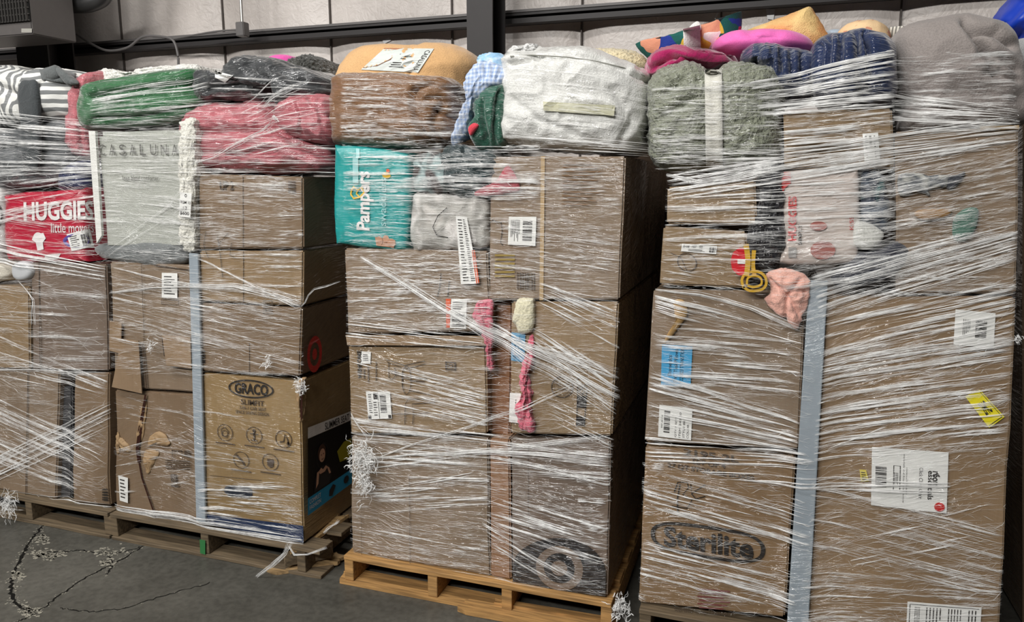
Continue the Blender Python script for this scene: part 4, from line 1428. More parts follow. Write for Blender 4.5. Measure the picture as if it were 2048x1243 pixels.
wc = softroot('white_comforter', 'white comforter in a clear zipped bag with a strap handle', 'comforter', [(1015, 92), (1305, 150), (1290, 310), (1010, 290)], YF + .2)
WH = fabric('white_cotton', (224, 224, 220), rough=.55, fold_amt=.55, folds=6, sheen=.1)
wb = puff('bagged_comforter', [(1018, 150), (1024, 112), (1040, 96), (1080, 94), (1160, 99), (1230, 112), (1280, 132), (1302, 158), (1303, 220), (1296, 280), (1270, 308), (1200, 312), (1110, 304), (1030, 294), (1006, 285), (1014, 225)],
     WH, wc, Y=YF + .18, bf=.19, bb=.5, p=3.4, nz=.014, nf=(6, 6), seed=21, n=140, k=34, folds=[([(1022, 130), (1100, 112), (1200, 122), (1298, 160)], .006, .02), ([(1030, 200), (1080, 240), (1160, 270)], .01, .012), ([(1230, 180), (1270, 240), (1240, 290)], .01, .014)])
puff('ruffle', [(1020, 108), (1030, 96), (1048, 92), (1066, 88), (1080, 92), (1088, 106), (1070, 116), (1040, 118), (1024, 118)], fabric('white_ruffle', (232, 232, 230), scale=60, bump=1, dist=.02), wc, Y=YF + .12, bf=.07, bb=.15, p=2, nz=.012, nf=(28, 28), n=70, k=16, fuzz=.003)
sp_ = sheet('handle_strap', Conform(wb, [(1086, 203), (1230, 211), (1228, 231), (1087, 221)], .006), solid('webbing_cream', (196, 194, 166), .5), wc, 14, 2, .004)
sheet('handle_end', Conform(wb, [(1206, 209), (1230, 211), (1228, 232), (1206, 229)], .011), solid('webbing_cream', (196, 194, 166), .5), wc, 4, 2, .004)
k = Ink(Conform(wb, [(1020, 105), (1302, 105), (1302, 175), (1020, 175)], .004))
k.line([(.0, .11), (.15, .07), (.4, .13), (.6, .24), (.8, .42), (.95, .66), (1.0, .85)], .004, .035)
k.done('bag_piping', solid('grey_piping', (128, 128, 120), .5), wc)
soft('cream_fleece_blanket', 'cream fleece blanket showing behind the bagged white comforter', 'blanket',
     [(1170, 112), (1200, 102), (1235, 101), (1275, 110), (1300, 124), (1320, 150), (1230, 160)], fabric('cream_boucle', (226, 212, 176), scale=100, bump=1, dist=.01), Y=YF + .62, bf=.15, bb=.3, p=2.2, nz=.008, fuzz=.005, n=60, k=16)

t = carton('brown carton under the teal pack, two shipping labels on it', [(688, 496), (976, 502), (982, 662), (694, 668)], BOX, seed=14, warp=.006)
label_part(t, [(912, 432), (934, 434), (958, 566), (922, 568)], lines=[(.15, .03, .5, .97, 22, False), (.6, .03, .85, .97, 30, False)], at=YF - .012)
Ink(Quad([(944, 500), (950, 500), (959, 565), (953, 567)], 'Y', YF - .012)).rect(0, 0, .35, 1).rect(.6, 0, 1, 1).done('orange_stripe', solid('orange_print', (214, 130, 90), .4), t)
label_part(t, [(903, 597), (934, 598), (932, 657), (900, 655)], lines=[(.1, .08, .9, .45, 5, False)], bars=(.1, .5, .9, .95, 12, False))
Ink(Quad([(892, 597), (902, 597), (900, 655), (893, 655)], 'Y', YF)).rect(0, 0, 1, 1).done('orange_label_edge', solid('orange_print', (214, 130, 90), .4), t)
k = Ink(Quad([(875, 545), (905, 545), (905, 595), (875, 595)], 'Y', YF))
k.line([(.25, 0), (.15, .6), (.0, .95)], .05); k.line([(.8, .3), (.7, .95)], .05)
k.done('marker_scribble', INK, t)
FT = carton('big upper carton under the bagged white comforter, faint printed block', [(979, 312), (1252, 312), (1239, 600), (978, 600)], BOX, seed=15, warp=.006, tape=[[(1082, 312), (1090, 312), (1087, 600), (1079, 600)]])
label_part(FT, [(1018, 433), (1073, 433), (1071, 491), (1016, 489)], bars=(.52, .15, .86, .85, 12, False), lines=[(.08, .1, .42, .9, 8, True)], at=YF - .003)
k = Ink(Quad([(1126, 325), (1208, 325), (1200, 418), (1124, 415)], 'Y', YF))
for i in range(11):
    k.rect(.0, i * .09, .7 + .3 * ((i * 37) % 5) / 5, i * .09 + .03)
k.done('printed_text', solid('faint_ink', (128, 102, 78), .8, .1), FT)
k = Ink(Quad([(975, 440), (1008, 440), (1008, 490), (975, 490)], 'Y', YF))
k.line([(.0, .25), (.3, .0), (.85, .1), (.9, .45), (.8, .9), (.95, 1)], .04)
k.done('marker_curve', INK, FT)
Ink(Quad([(1034, 544), (1072, 546), (1072, 580), (1034, 578)], 'Y', YF)).bars(0, 0, 1, 1, 14, True).done('barcode', INK_SOFT, FT)
k = Ink(Quad([(990, 508), (1030, 508), (1030, 560), (990, 560)], 'Y', YF))
for i in range(6):
    k.rect(0, i * .16, 1, i * .16 + .08)
k.done('yellowed_print', solid('yellow_brown_ink', (150, 128, 70), .8), FT)
IT = carton('brown carton with round stamp and a black tower symbol, pink leggings over it', [(1022, 603), (1238, 603), (1224, 872), (1020, 868)], BOX3, seed=16, warp=.006)
k = Ink(Quad([(1103, 750), (1148, 752), (1146, 796), (1101, 794)], 'Y', YF))
k.ring(.5, .5, .47, .47, .05); k.ring(.5, .5, .36, .36, .02)
k.text('FSC MIX', .25, .32, .78, .48); k.text('PAPER', .3, .55, .72, .68)
k.done('printed_stamp', INK_SOFT, IT)
k = Ink(Quad([(1150, 752), (1180, 753), (1172, 852), (1148, 851)], 'Y', YF))
k.ring(.5, .09, .36, .09, .06, .018); k.rect(.18, .2, .24, 1); k.rect(.82, .2, .88, 1); k.rect(.18, .2, .88, .22)
k.rect(.2, .38, .86, .62); k.rect(.2, .80, .86, .98); k.ring(.5, .30, .16, .05, .06, .02)
k.done('printed_symbol', INK, IT)
label_part(IT, [(1023, 664), (1051, 667), (1049, 724), (1022, 720)], mat=solid('sky_paper', (92, 150, 186), .6), texts=[('Domestics', .2, .1, .34, .9, 1), ('DVT Task', .5, .1, .64, .7, 1)], lab='sky blue paper label')
label_part(IT, [(1020, 785), (1042, 786), (1040, 846), (1018, 843)], texts=[('12345', .5, .2, .62, .6, 1)], at=YF - .003)
nb = carton('narrow dark brown carton set back beside the chair carton', [(974, 600), (1024, 602), (1020, 872), (978, 870)], (128, 88, 60), seed=17, Y=YF + .05, depth=.9)
WN = carton('chair carton with a line drawing of a stool and sideways lettering', [(695, 690), (972, 692), (975, 868), (700, 868)], BOX3, seed=18, warp=.006)
label_part(WN, [(723, 702), (742, 703), (741, 727), (722, 726)], lines=[(.2, .2, .8, .8, 4, False)])
k = Ink(Quad([(714, 700), (724, 700), (724, 756), (716, 756)], 'Y', YF))
k.text('WINSOME', 0, 0, 1, 1, 1, bold=.03)
k.done('printed_text', INK, WN)
k = Ink(Quad([(728, 722), (760, 722), (760, 765), (728, 765)], 'Y', YF))
k.rect(.0, .35, .06, .8); k.rect(.25, .2, .31, .95); k.rect(.75, 0, .8, .9)
k.done('printed_lines', INK_SOFT, WN)
q = Quad([(770, 715), (870, 715), (870, 862), (770, 862)], 'Y', YF)
k = Ink(q)
w = .014
k.line([(.03, .02), (.40, .10), (.80, .04), (.82, .08), (.42, .15), (.06, .06)], w, .010, True)
k.line([(.08, .06), (.08, .26), (.15, .29), (.22, .24), (.20, .12)], w, .010)
k.line([(.12, .17), (.50, .26), (.85, .28)], w, .010); k.line([(.12, .20), (.50, .29)], w, .010)
k.ring(.44, .30, .09, .19, w, .010)
k.line([(.36, .18), (.36, .40)], w, .010)
k.line([(.50, .30), (.80, .32)], .02, .014); k.line([(.50, .44), (.92, .50)], w, .010)
k.line([(.40, .9), (.42, .62), (.48, .55), (1.0, .56), (1.0, .60), (.55, .62), (.58, .75), (.56, .9)], w, .010)
k.line([(.12, .75), (.42, .76), (.9, .74)], w, .008)
k.done('line_drawing', INK_SOFT, WN)
Ink(Quad([(891, 722), (912, 723), (912, 740), (891, 739)], 'Y', YF)).rect(0, 0, 1, .15).rect(0, .85, 1, 1).rect(0, 0, .15, 1).rect(.85, 0, 1, 1).ring(.5, .5, .2, .2, .1).done('printed_mark', INK_SOFT, WN)
label_part(WN, [(732, 782), (780, 783), (784, 836), (737, 838)], bars=(.56, .12, .82, .78, 16, False), lines=[(.08, .08, .24, .8, 9, False), (.28, .35, .46, .9, 6, False)], rects=((.48, .02, .5, .98), (.02, .86, .14, .98), (.86, .86, .98, .98), (.3, .05, .46, .28)))
sheet('open_flap', Quad([(693, 669), (968, 671), (972, 690), (696, 689)], 'Y', YF - .004, .0), cardboard('flap_board', (140, 117, 92)), WN, 6, 1, .006)
carton('wide bottom carton standing on the fresh yellow pallet', [(700, 872), (977, 876), (980, 1157), (702, 1110)], BOX, seed=19, warp=.01, seams=[(.44, .3, .443, .99), (.08, .5, .082, 1)])
carton('narrow bottom carton in the middle of the fresh pallet', [(979, 876), (1019, 876), (1022, 1164), (981, 1157)], (140, 104, 76), seed=20, warp=.004)
J = carton('bottom carton with a black half disc and ring emblem', [(1021, 876), (1222, 878), (1215, 1197), (1024, 1166)], BOX4, seed=21, warp=.006, seams=[(.18, 0, .184, .62)])
qJ = Quad([(1024, 1070), (1214, 1070), (1214, 1196), (1024, 1170)], 'Y', YF)
k = Ink(qJ)
pts = [(0.01, .97)] + [(.5 - .49 * math.cos(math.pi * i / 30), .62 - .58 * math.sin(math.pi * i / 30) * (1 if i else 1)) for i in range(31)] + [(.985, .97)]
k.poly(pts)
k.done('printed_half_disc', solid('charcoal_print', (22, 24, 28), .5), J)
k = Ink(qJ, .0035)
k.ring(.51, .57, .205, .33, .085, .13); k.disc(.51, .57, .085, .135)
k.done('printed_rings', cardboard('cardboard_%d_%d_%d' % BOX4, BOX4), J)

ps = softroot('pink_shirt', 'pink cloth trailing down over the corner of the chair carton', 'clothing', [(945, 600), (990, 600), (990, 740), (970, 740)], YF - .03)
SP = fabric('salmon_pink', (214, 112, 130), fold_amt=.8, folds=24)
puff('bunched_part', [(955, 604), (966, 598), (984, 601), (988, 622), (986, 650), (976, 668), (962, 664), (952, 644), (943, 634), (948, 622)], SP, ps, Y=YF + .0, bf=.016, bb=.03, p=2.4, nz=.006, nf=(20, 20), n=70, k=14, seed=3, folds=[([(958, 612), (968, 640), (978, 664)], .004, .010), ([(975, 603), (972, 640)], .003, .006)])
puff('trailing_part', [(962, 655), (978, 655), (988, 672), (984, 700), (986, 736), (978, 742), (973, 720), (974, 695), (966, 675)], SP, ps, Y=YF + .0, bf=.016, bb=.03, p=2, nz=.008, nf=(30, 30), n=70, k=12, seed=6, folds=[([(970, 662), (980, 690), (980, 735)], .003, .008)])
soft('cream_plush', 'cream plush toy wedged under the big upper carton', 'plush toy',
     [(1033, 603), (1040, 596), (1062, 596), (1069, 602), (1070, 640), (1062, 663), (1040, 664), (1034, 650), (1026, 640), (1030, 622)], fabric('cream_plush', (222, 216, 188), scale=140, bump=.6, dist=.006), Y=YF - .005, bf=.024, bb=.03, p=3.2, nz=.002, fuzz=.003, n=60, k=14)
soft('pink_leggings', 'twisted pink leggings hanging down the front of the stamped carton', 'clothing',
     [(1058, 672), (1072, 672), (1068, 715), (1062, 745), (1068, 790), (1062, 820), (1070, 858), (1056, 864), (1038, 862), (1034, 835), (1030, 818), (1044, 790), (1040, 755), (1046, 730), (1054, 705)],
     fabric('candy_pink', (228, 118, 138), fold_amt=.8, folds=22), Y=YF + .0, bf=.032, bb=.03, p=2, nz=.012, nf=(26, 20), n=110, k=16, center=(1054, 770), seed=9,
     folds=[([(1062, 690), (1054, 740), (1058, 800), (1046, 850)], .004, .012), ([(1048, 750), (1062, 780)], .004, .01), ([(1040, 800), (1062, 815)], .004, .01)])

# ------------------------------------------------------------------ load 4 (tallest)
L4 = CUR = []
fp = softroot('floral_pillow', 'long dark green floral print pillow, white tag around its middle', 'pillow', [(1275, 80), (1482, 25), (1482, 110), (1300, 115)], YF + .5)
fpb = puff('pillow_body', [(1273, 92), (1280, 86), (1330, 76), (1400, 55), (1450, 36), (1480, 24), (1484, 32), (1482, 62), (1474, 85), (1440, 105), (1380, 120), (1310, 122), (1290, 112)],
     blotches('floral_print', [(16, 92, 84), (14, 76, 72), (26, 52, 140), (16, 92, 84), (196, 40, 100), (12, 30, 36), (222, 150, 120), (16, 92, 84), (228, 190, 70), (240, 226, 222)], 15), fp, Y=YF + .45, bf=.1, bb=.15, p=2.2, nz=.005, n=100, seed=4)
sheet('white_tag', Conform(fpb, [(1366, 58), (1400, 50), (1402, 99), (1368, 100)], .014), fabric('tag_white', (232, 230, 226)), fp, 8, 12, .004)
puff('tag_tip', [(1378, 56), (1392, 43), (1400, 46), (1402, 60), (1390, 64)], fabric('tag_white', (232, 230, 226)), fp, Y=YF + .34, bf=.005, bb=.01, p=2, nz=0, n=20, k=5)
soft('magenta_blanket', 'crumpled magenta fleece blanket beside the floral pillow', 'blanket',
     [(1290, 140), (1298, 120), (1325, 100), (1365, 97), (1400, 103), (1440, 108), (1475, 122), (1482, 135), (1430, 145), (1370, 155), (1312, 162), (1296, 158)],
     fabric('magenta_fleece', (168, 22, 90), sheen=.7, fold_amt=.3), Y=YF + .24, bf=.18, bb=.12, p=2.2, nz=.009, nf=(6, 10), seed=3, n=120, k=28, center=(1385, 130), folds=[([(1310, 135), (1345, 112), (1375, 122), (1400, 118), (1470, 125)], .012, .03), ([(1340, 112), (1380, 132), (1410, 128)], .01, .02)])
soft('pink_cushion', 'smooth bright pink oval cushion in front of the orange pillow', 'cushion',
     [(1424, 98), (1440, 78), (1470, 67), (1520, 64), (1570, 66), (1608, 74), (1626, 88), (1620, 104), (1560, 118), (1480, 120), (1436, 112)],
     fabric('bubblegum_pink', (248, 118, 196), rough=.7, scale=300, bump=.15), Y=YF + .38, bf=.16, bb=.2, p=2.3, nz=.002, n=90, k=22, folds=[([(1500, 68), (1520, 82), (1550, 76)], .02, .012)])
soft('ombre_pillow', 'orange and yellow ombre pillow leaning with one corner up', 'pillow',
     [(1488, 66), (1530, 48), (1580, 30), (1612, 16), (1624, 16), (1634, 30), (1652, 62), (1664, 92), (1640, 112), (1560, 112), (1500, 92)],
     blotches('ombre', [(240, 222, 160), (234, 172, 112), (240, 206, 140), (242, 224, 160)], 5, smooth=True, bump=.8), Y=YF + .62, bf=.11, bb=.15, p=2, nz=.004, fuzz=.002, n=90, seed=2)
NV = fabric('navy_fleece', (30, 46, 84), sheen=.3, fold_amt=.25)
nb_ = softroot('navy_blanket', 'thick navy fleece blanket in ribbed folds, lower half under film', 'blanket', [(1480, 90), (1785, 65), (1790, 210), (1570, 215)], YF + .2)
puff('bunched_part', [(1482, 122), (1490, 104), (1510, 92), (1545, 92), (1566, 100), (1600, 104), (1625, 110), (1650, 130), (1640, 180), (1600, 214), (1550, 200), (1520, 150), (1490, 135)],
     NV, nb_, Y=YF + .22, bf=.18, bb=.3, p=2.5, nz=.008, nf=(9, 4), seed=4, n=110, k=28, folds=[([(1512, 95), (1505, 135)], .008, .02), ([(1545, 95), (1540, 140)], .006, .02), ([(1562, 100), (1560, 150)], .006, .025), ([(1582, 102), (1584, 150)], .006, .02), ([(1605, 104), (1608, 160)], .006, .02)])
puff('ribbed_part', [(1620, 110), (1632, 86), (1655, 72), (1690, 68), (1715, 62), (1735, 66), (1765, 74), (1784, 92), (1790, 130), (1790, 190), (1775, 212), (1700, 216), (1640, 212), (1618, 160)],
     NV, nb_, Y=YF + .15, bf=.16, bb=.4, p=3, nz=.006, nf=(9, 4), seed=6, n=130, k=32, folds=[([(1655, 72), (1650, 130)], .008, .03), ([(1680, 70), (1676, 140)], .007, .03), ([(1712, 64), (1716, 130), (1718, 200)], .008, .035), ([(1728, 66), (1735, 110), (1732, 200)], .007, .035), ([(1640, 90), (1636, 150)], .006, .015)])
soft('sprinkle_cushion', 'peach cushion with a scattered sprinkle pattern behind the navy blanket', 'cushion',
     [(1672, 74), (1684, 56), (1705, 46), (1735, 43), (1762, 50), (1776, 64), (1778, 90), (1730, 100), (1685, 95)], blotches('sprinkle_print', [(240, 206, 160)] * 9 + [(214, 150, 120), (240, 206, 160)], 42), Y=YF + .6, bf=.12, bb=.15, p=2.2, nz=.003, n=70, k=18)
soft('pale_blue_pillow', 'sliver of a pale blue pillow behind the ombre one', 'pillow',
     [(1650, 66), (1665, 61), (1682, 64), (1690, 80), (1670, 92), (1652, 84)], fabric('pale_blue', (196, 214, 232)), Y=YF + .78, bf=.08, bb=.1, p=2, nz=.002, n=40, k=10)
gc = soft('grey_comforter', 'big rounded taupe grey comforter at the top of the tallest load', 'comforter',
          [(1778, 110), (1782, 76), (1810, 56), (1860, 44), (1910, 36), (1950, 38), (1990, 52), (2015, 72), (2028, 110), (2042, 150), (2050, 200), (2046, 245), (2000, 262), (1880, 268), (1796, 268), (1786, 200)],
          fabric('taupe_cotton', (150, 142, 138), rough=.8, fold_amt=.25, folds=6), Y=YF + .22, bf=.2, bb=.5, p=2.9, nz=.008, nf=(5, 5), seed=17, n=150, k=36, center=(1910, 150),
          folds=[([(1928, 44), (1940, 70), (1965, 105), (1990, 150)], .010, .06), ([(1940, 56), (1990, 66), (2026, 90)], .012, .04), ([(1955, 110), (2000, 118), (2035, 140)], .012, .018), ([(1800, 210), (1900, 190), (2040, 200)], .03, .015), ([(1965, 150), (2035, 160)], .01, .015)])
soft('knit_throw', 'edge of a striped knit throw behind the big grey comforter', 'throw',
     [(1772, 66), (1778, 56), (1810, 56), (1835, 48), (1846, 42), (1850, 50), (1820, 80), (1780, 84)], stripes('knit', (220, 216, 206), (130, 128, 122), 90, 'X', .03), Y=YF + .62, bf=.06, bb=.1, p=2, nz=.003, n=50, k=12)

sg = softroot('sage_blanket', 'sage grey sherpa blanket bundle held by a white band', 'blanket', [(1300, 130), (1560, 130), (1560, 340), (1310, 330)], YF + .2)
SG = fabric('sage_sherpa', (140, 144, 126), scale=95, bump=1, dist=.014, fold_amt=.3)
s1 = puff('bundle', [(1300, 215), (1303, 175), (1320, 148), (1350, 134), (1390, 132), (1426, 140), (1470, 130), (1510, 134), (1550, 142), (1566, 170), (1570, 250), (1560, 318), (1500, 345), (1400, 348), (1335, 340), (1306, 312), (1299, 260)],
     SG, sg, Y=YF + .17, bf=.19, bb=.5, p=3.2, nz=.012, nf=(5, 6), fuzz=.007, seed=9, n=150, k=38, folds=[([(1426, 138), (1426, 340)], .03, .02), ([(1330, 190), (1370, 160), (1400, 165)], .014, .02), ([(1320, 240), (1390, 200)], .014, .018), ([(1330, 310), (1360, 250)], .014, .014)])
sheet('white_band', Conform(s1, [(1409, 139), (1444, 139), (1446, 340), (1412, 340)], .008), fabric('ivory_band', (214, 212, 202)), sg, 3, 24, .004, smooth=True)

t = carton('shallow brown carton under the navy blanket, white label at its edge', [(1566, 222), (1786, 216), (1790, 338), (1568, 338)], BOX3, seed=30, warp=.005)
label_part(t, [(1725, 267), (1756, 265), (1760, 320), (1729, 322)], lines=[(.12, .08, .3, .92, 12, False), (.7, .08, .8, .92, 9, False)], bars=(.4, .1, .55, .5, 9, False), at=YF - .004)
t = carton('large carton under the grey comforter with a tape sealed top edge', [(1791, 262), (2040, 252), (2034, 588), (1792, 588)], BOX, seed=31, warp=.006, tape=[[(1960, 252), (2038, 250), (2038, 258), (1960, 261)]])
soft('green_shirt', 'faded green cloth patch pressed flat against the large carton', 'clothing', [(1912, 430), (1935, 415), (1958, 420), (1950, 460), (1930, 482), (1908, 478), (1905, 450)], fabric('faded_green', (84, 118, 104), fold_amt=.3), Y=YF - .004, bf=.010, bb=.02, p=2, nz=.002, n=40, k=8)
soft('sweater', 'grey printed knit top with a pale sleeve pressed against the large carton', 'clothing', [(1796, 352), (1830, 346), (1862, 352), (1894, 350), (1896, 372), (1860, 378), (1858, 392), (1830, 384), (1800, 390)], blotches('grey_cloth_print', [(172, 172, 166), (90, 94, 98), (168, 168, 162), (52, 56, 66)], 16, smooth=True), Y=YF - .002, bf=.012, bb=.02, p=3, nz=.004, nf=(20, 20), n=70, k=10)
soft('dark_sleeve', 'dark grey sleeve end sticking out past the grey printed knit top', 'clothing', [(1892, 352), (1912, 350), (1930, 343), (1922, 362), (1905, 378), (1892, 376)], fabric('dark_sleeve_grey', (66, 68, 74), fold_amt=.4), Y=YF - .002, bf=.010, bb=.02, p=3, nz=.003, n=40, k=8)
soft('tan_strap', 'tan leather strap end under film on the large carton', 'strap', [(1830, 424), (1850, 418), (1895, 418), (1903, 424), (1890, 434), (1850, 440), (1832, 434)], solid('tan_leather', (150, 112, 62), .5), Y=YF - .004, bf=.012, bb=.02, p=3, nz=0, n=40, k=8)
soft('black_fleece', 'black shaggy fleece falling between the small cartons and the printed pack', 'blanket',
     [(1516, 345), (1540, 330), (1566, 326), (1572, 400), (1576, 470), (1562, 520), (1540, 545), (1512, 530), (1496, 500), (1494, 462), (1512, 430), (1520, 390)],
     fabric('black_shag', (22, 22, 28), scale=80, bump=1, dist=.015), Y=YF + .03, bf=.05, bb=.35, p=2.6, nz=.01, fuzz=.010, n=90, k=20, seed=5)

hp = softroot('diaper_pack', 'pale printed diaper pack turned on its side, red block letters', 'diaper pack', [(1562, 340), (1716, 340), (1712, 525), (1558, 525)], YF)
hk = puff('pack', [(1560, 352), (1572, 340), (1640, 338), (1705, 338), (1716, 350), (1718, 430), (1714, 512), (1700, 524), (1620, 527), (1566, 525), (1556, 512), (1562, 430)], solid('cream_plastic', (196, 184, 176), .35, .5), hp, Y=YF + .05, bf=.055, bb=.35, p=7, nz=.003, n=100, seed=13)
q = Conform(hk, [(1560, 340), (1716, 340), (1714, 526), (1558, 526)], .003)
Ink(q).text('HUGGIES', .11, .28, .22, .76, 1, bold=.04).rect(.02, .02, .14, .14).poly([(.02, .14), (.14, .14), (.06, .2), (.02, .3)]).done('printed_logo', solid('red_print', (190, 42, 40), .5), hp)
Ink(q).text('SIMPLY', .24, .58, .29, .80, 1, bold=.01).done('printed_text', INK, hp)
k = Ink(q)
k.disc(.50, .60, .11, .05); k.disc(.56, .86, .16, .10); k.done('printed_baby', solid('baby_print', (166, 104, 96), .6), hp)
k = Ink(q); k.rect(.12, .83, .22, .94); k.done('printed_square', solid('grey_square', (150, 148, 146), .5), hp)
Ink(q).text('KISS', .90, .5, .95, .64, 1).done('printed_text', solid('red_print', (190, 42, 40), .5), hp)
soft('denim_cloth', 'blue grey denim pressed upright beside the printed pack', 'clothing', [(1720, 352), (1745, 340), (1770, 350), (1776, 390), (1774, 450), (1750, 470), (1722, 440)], blotches('denim', [(58, 64, 78), (82, 92, 104), (44, 50, 62), (60, 100, 100)], 12, smooth=True), Y=YF + .03, bf=.04, bb=.3, p=3, nz=.008, nf=(14, 14), n=70, k=16)
soft('white_cloth', 'white cloth corner folded over the blue grey denim', 'cloth', [(1706, 452), (1722, 440), (1752, 450), (1770, 470), (1752, 492), (1730, 500), (1708, 488)], fabric('white_linen', (206, 206, 200), fold_amt=.2), Y=YF + .005, bf=.02, bb=.03, p=3, nz=.004, n=40, k=10)
soft('dark_trousers', 'dark slate trousers running along the seam under the white cloth', 'clothing', [(1712, 505), (1760, 495), (1800, 480), (1820, 500), (1800, 540), (1740, 570), (1680, 575), (1660, 555), (1690, 530)], fabric('slate_cloth', (58, 60, 70), fold_amt=.5), Y=YF + .02, bf=.03, bb=.25, p=3, nz=.006, n=60, k=14)
carton('thin carton filling the gap behind the pressed clothing of the tallest load', [(1716, 342), (1790, 342), (1791, 560), (1714, 560)], (112, 96, 82), seed=32, Y=YF + .1, depth=.6)

carton('small plain carton just under the sage sherpa bundle', [(1334, 374), (1512, 360), (1515, 450), (1332, 448)], BOX3, seed=33)
t = carton('small carton with a slim white label and an oval handle hole', [(1326, 452), (1494, 462), (1500, 576), (1318, 570)], BOX3, seed=34)
label_part(t, [(1364, 487), (1434, 491), (1432, 508), (1362, 502)], texts=[('B-08  107   00', .05, .1, .6, .45)], bars=(.8, .15, .97, .85, 9, True), lines=[(.2, .6, .78, .9, 2, False)])
k = Ink(Quad([(1340, 500), (1395, 505), (1395, 548), (1340, 540)], 'Y', YF))
k.ring(.62, .5, .34, .42, .04, .05); k.line([(.02, .12), (.4, .3), (.62, .9)], .03)
k.done('handle_outline', INK_SOFT, t)
st_ = softroot('ratchet_strap', 'coiled yellow strap with a clear red disc tag between the small carton and black fleece', 'strap', [(1485, 495), (1530, 500), (1530, 580), (1485, 580)], YF - .03)
YE = solid('yellow_webbing', (200, 158, 46), .7)


def band(name, pts, wpx, Y, mat, parent, th=.004):
    P = smooth3([PY(x, y, Y) for x, y in pts], 8)
    w = wpx / F * 2.6
    bm = bmesh.new()
    rows = []
    for i, p in enumerate(P):
        a, c = P[max(0, i - 1)], P[min(len(P) - 1, i + 1)]
        t_ = (c - a).normalized()
        n_ = Vector((-t_.z, 0, t_.x)) * w / 2
        f = Vector((0, -th, 0))
        rows.append([bm.verts.new(q_) for q_ in (p + n_, p - n_, p - n_ + f, p + n_ + f)])
    for a, c in zip(rows, rows[1:]):
        for j in range(4):
            bm.faces.new((a[j], a[(j + 1) % 4], c[(j + 1) % 4], c[j]))
    bm.faces.new(rows[0]); bm.faces.new(rows[-1][::-1])
    bmesh.ops.recalc_face_normals(bm, faces=bm.faces[:])
    return from_bm(name, bm, mat, parent)


band('hanging_strap', [(1492, 488), (1496, 520), (1493, 552)], 9, YF - .045, YE, st_)
band('hanging_strap', [(1508, 500), (1506, 530), (1510, 555)], 7, YF - .04, YE, st_)
band('coiled_strap', [(1488, 575), (1484, 558), (1494, 545), (1515, 542), (1530, 552), (1532, 568), (1522, 578), (1500, 580), (1487, 572)], 4.5, YF - .035, YE, st_, .012)
band('coiled_strap', [(1494, 568), (1496, 555), (1510, 550), (1522, 556), (1522, 568), (1508, 573), (1495, 570)], 3.5, YF - .04, YE, st_, .012)
k = Ink(Quad([(1460, 494), (1500, 494), (1500, 552), (1460, 552)], 'Y', YF - .03), .002)
k.poly([(.45, .02), (.8, .02), (.85, .12), (.85, .9), (.75, .98), (.4, .96), (.1, .75), (.03, .45), (.15, .18)])
k.done('disc_tag', solid('red_tag', (200, 40, 48), .4), st_)
k = Ink(Quad([(1475, 518), (1491, 518), (1491, 536), (1475, 536)], 'Y', YF - .032), .003)
k.rect(0, 0, 1, .5); k.done('tag_print', PAPER, st_)
soft('peach_cloth', 'knotted peach satin cloth hanging beside the blue grey edge strip', 'cloth',
     [(1532, 550), (1545, 538), (1575, 536), (1605, 545), (1622, 565), (1620, 590), (1612, 620), (1596, 654), (1580, 645), (1550, 625), (1526, 598), (1540, 580)],
     fabric('peach_satin', (232, 178, 162), rough=.5, fold_amt=.4, sheen=.4), Y=YF - .015, bf=.03, bb=.02, p=2, nz=.008, nf=(16, 16), n=90, k=20, seed=11, folds=[([(1540, 560), (1575, 590), (1570, 640)], .006, .012), ([(1600, 560), (1575, 590), (1600, 630)], .006, .012), ([(1545, 570), (1615, 585)], .005, .01)])

K = carton('carton with a bright blue square label and a white label below it', [(1306, 578), (1612, 582), (1598, 900), (1288, 884)], BOX, seed=35, warp=.007)
label_part(K, [(1324, 688), (1385, 692), (1381, 774), (1322, 769)], mat=solid('bright_blue_paper', (64, 156, 204), .6), texts=[('Domestics', .22, .25, .34, .75, 1), ('DVT Task Pillows', .42, .10, .54, .9, 1), ('12/22/2023 TRANSITION', .62, .05, .74, .95, 1)], lab='bright blue paper label')
label_part(K, [(1319, 809), (1385, 817), (1382, 880), (1316, 872)], bars=(.16, .15, .34, .85, 16, False), texts=[('REF 00194', .08, .3, .12, .7, 1), ('QTY 4 SETS', .5, .3, .56, .95, 1), ('ITEM 240 30', .62, .15, .68, .95, 1), ('STYLE 88', .74, .4, .8, .95, 1), ('COLOR', .86, .5, .92, .95, 1)])
puff('buckled_flap', [(1345, 602), (1366, 600), (1376, 622), (1362, 650), (1334, 682), (1330, 676), (1350, 645), (1356, 625)], cardboard('torn_cardboard_olive', (176, 142, 92)), K, Y=YF - .002, bf=.014, bb=.01, p=2, nz=.004, n=44, k=8)
S = carton('storage box carton with a rounded oval logo and black marker letters', [(1290, 892), (1592, 912), (1570, 1236), (1276, 1216)], (130, 105, 77), seed=36, warp=.006)
k = Ink(Quad([(1300, 1036), (1532, 1068), (1530, 1132), (1302, 1096)], 'Y', YF))
pts = []
for i in range(40):
    a = 2 * math.pi * i / 40
    cx, cy = math.cos(a), math.sin(a)
    pts.append((.5 + .48 * math.copysign(abs(cx) ** .55, cx), .5 + .48 * math.copysign(abs(cy) ** .8, cy)))
k.line(pts, .035, .10, True)
k.text('Sterilite', .12, .16, .90, .84, bold=.03)
k.done('printed_logo', INK, S)
k = Ink(Quad([(1352, 893), (1510, 916), (1508, 965), (1350, 940)], 'Y', YF))
k.text('2195-2L', .1, .0, .80, .28, bold=.03); k.text('SET OF 4', .22, .38, .64, .60, bold=.02); k.text('27 QT STORAGE BOXES', -.1, .70, 1.0, .94, bold=.03)
k.done('printed_text', INK_SOFT, S)
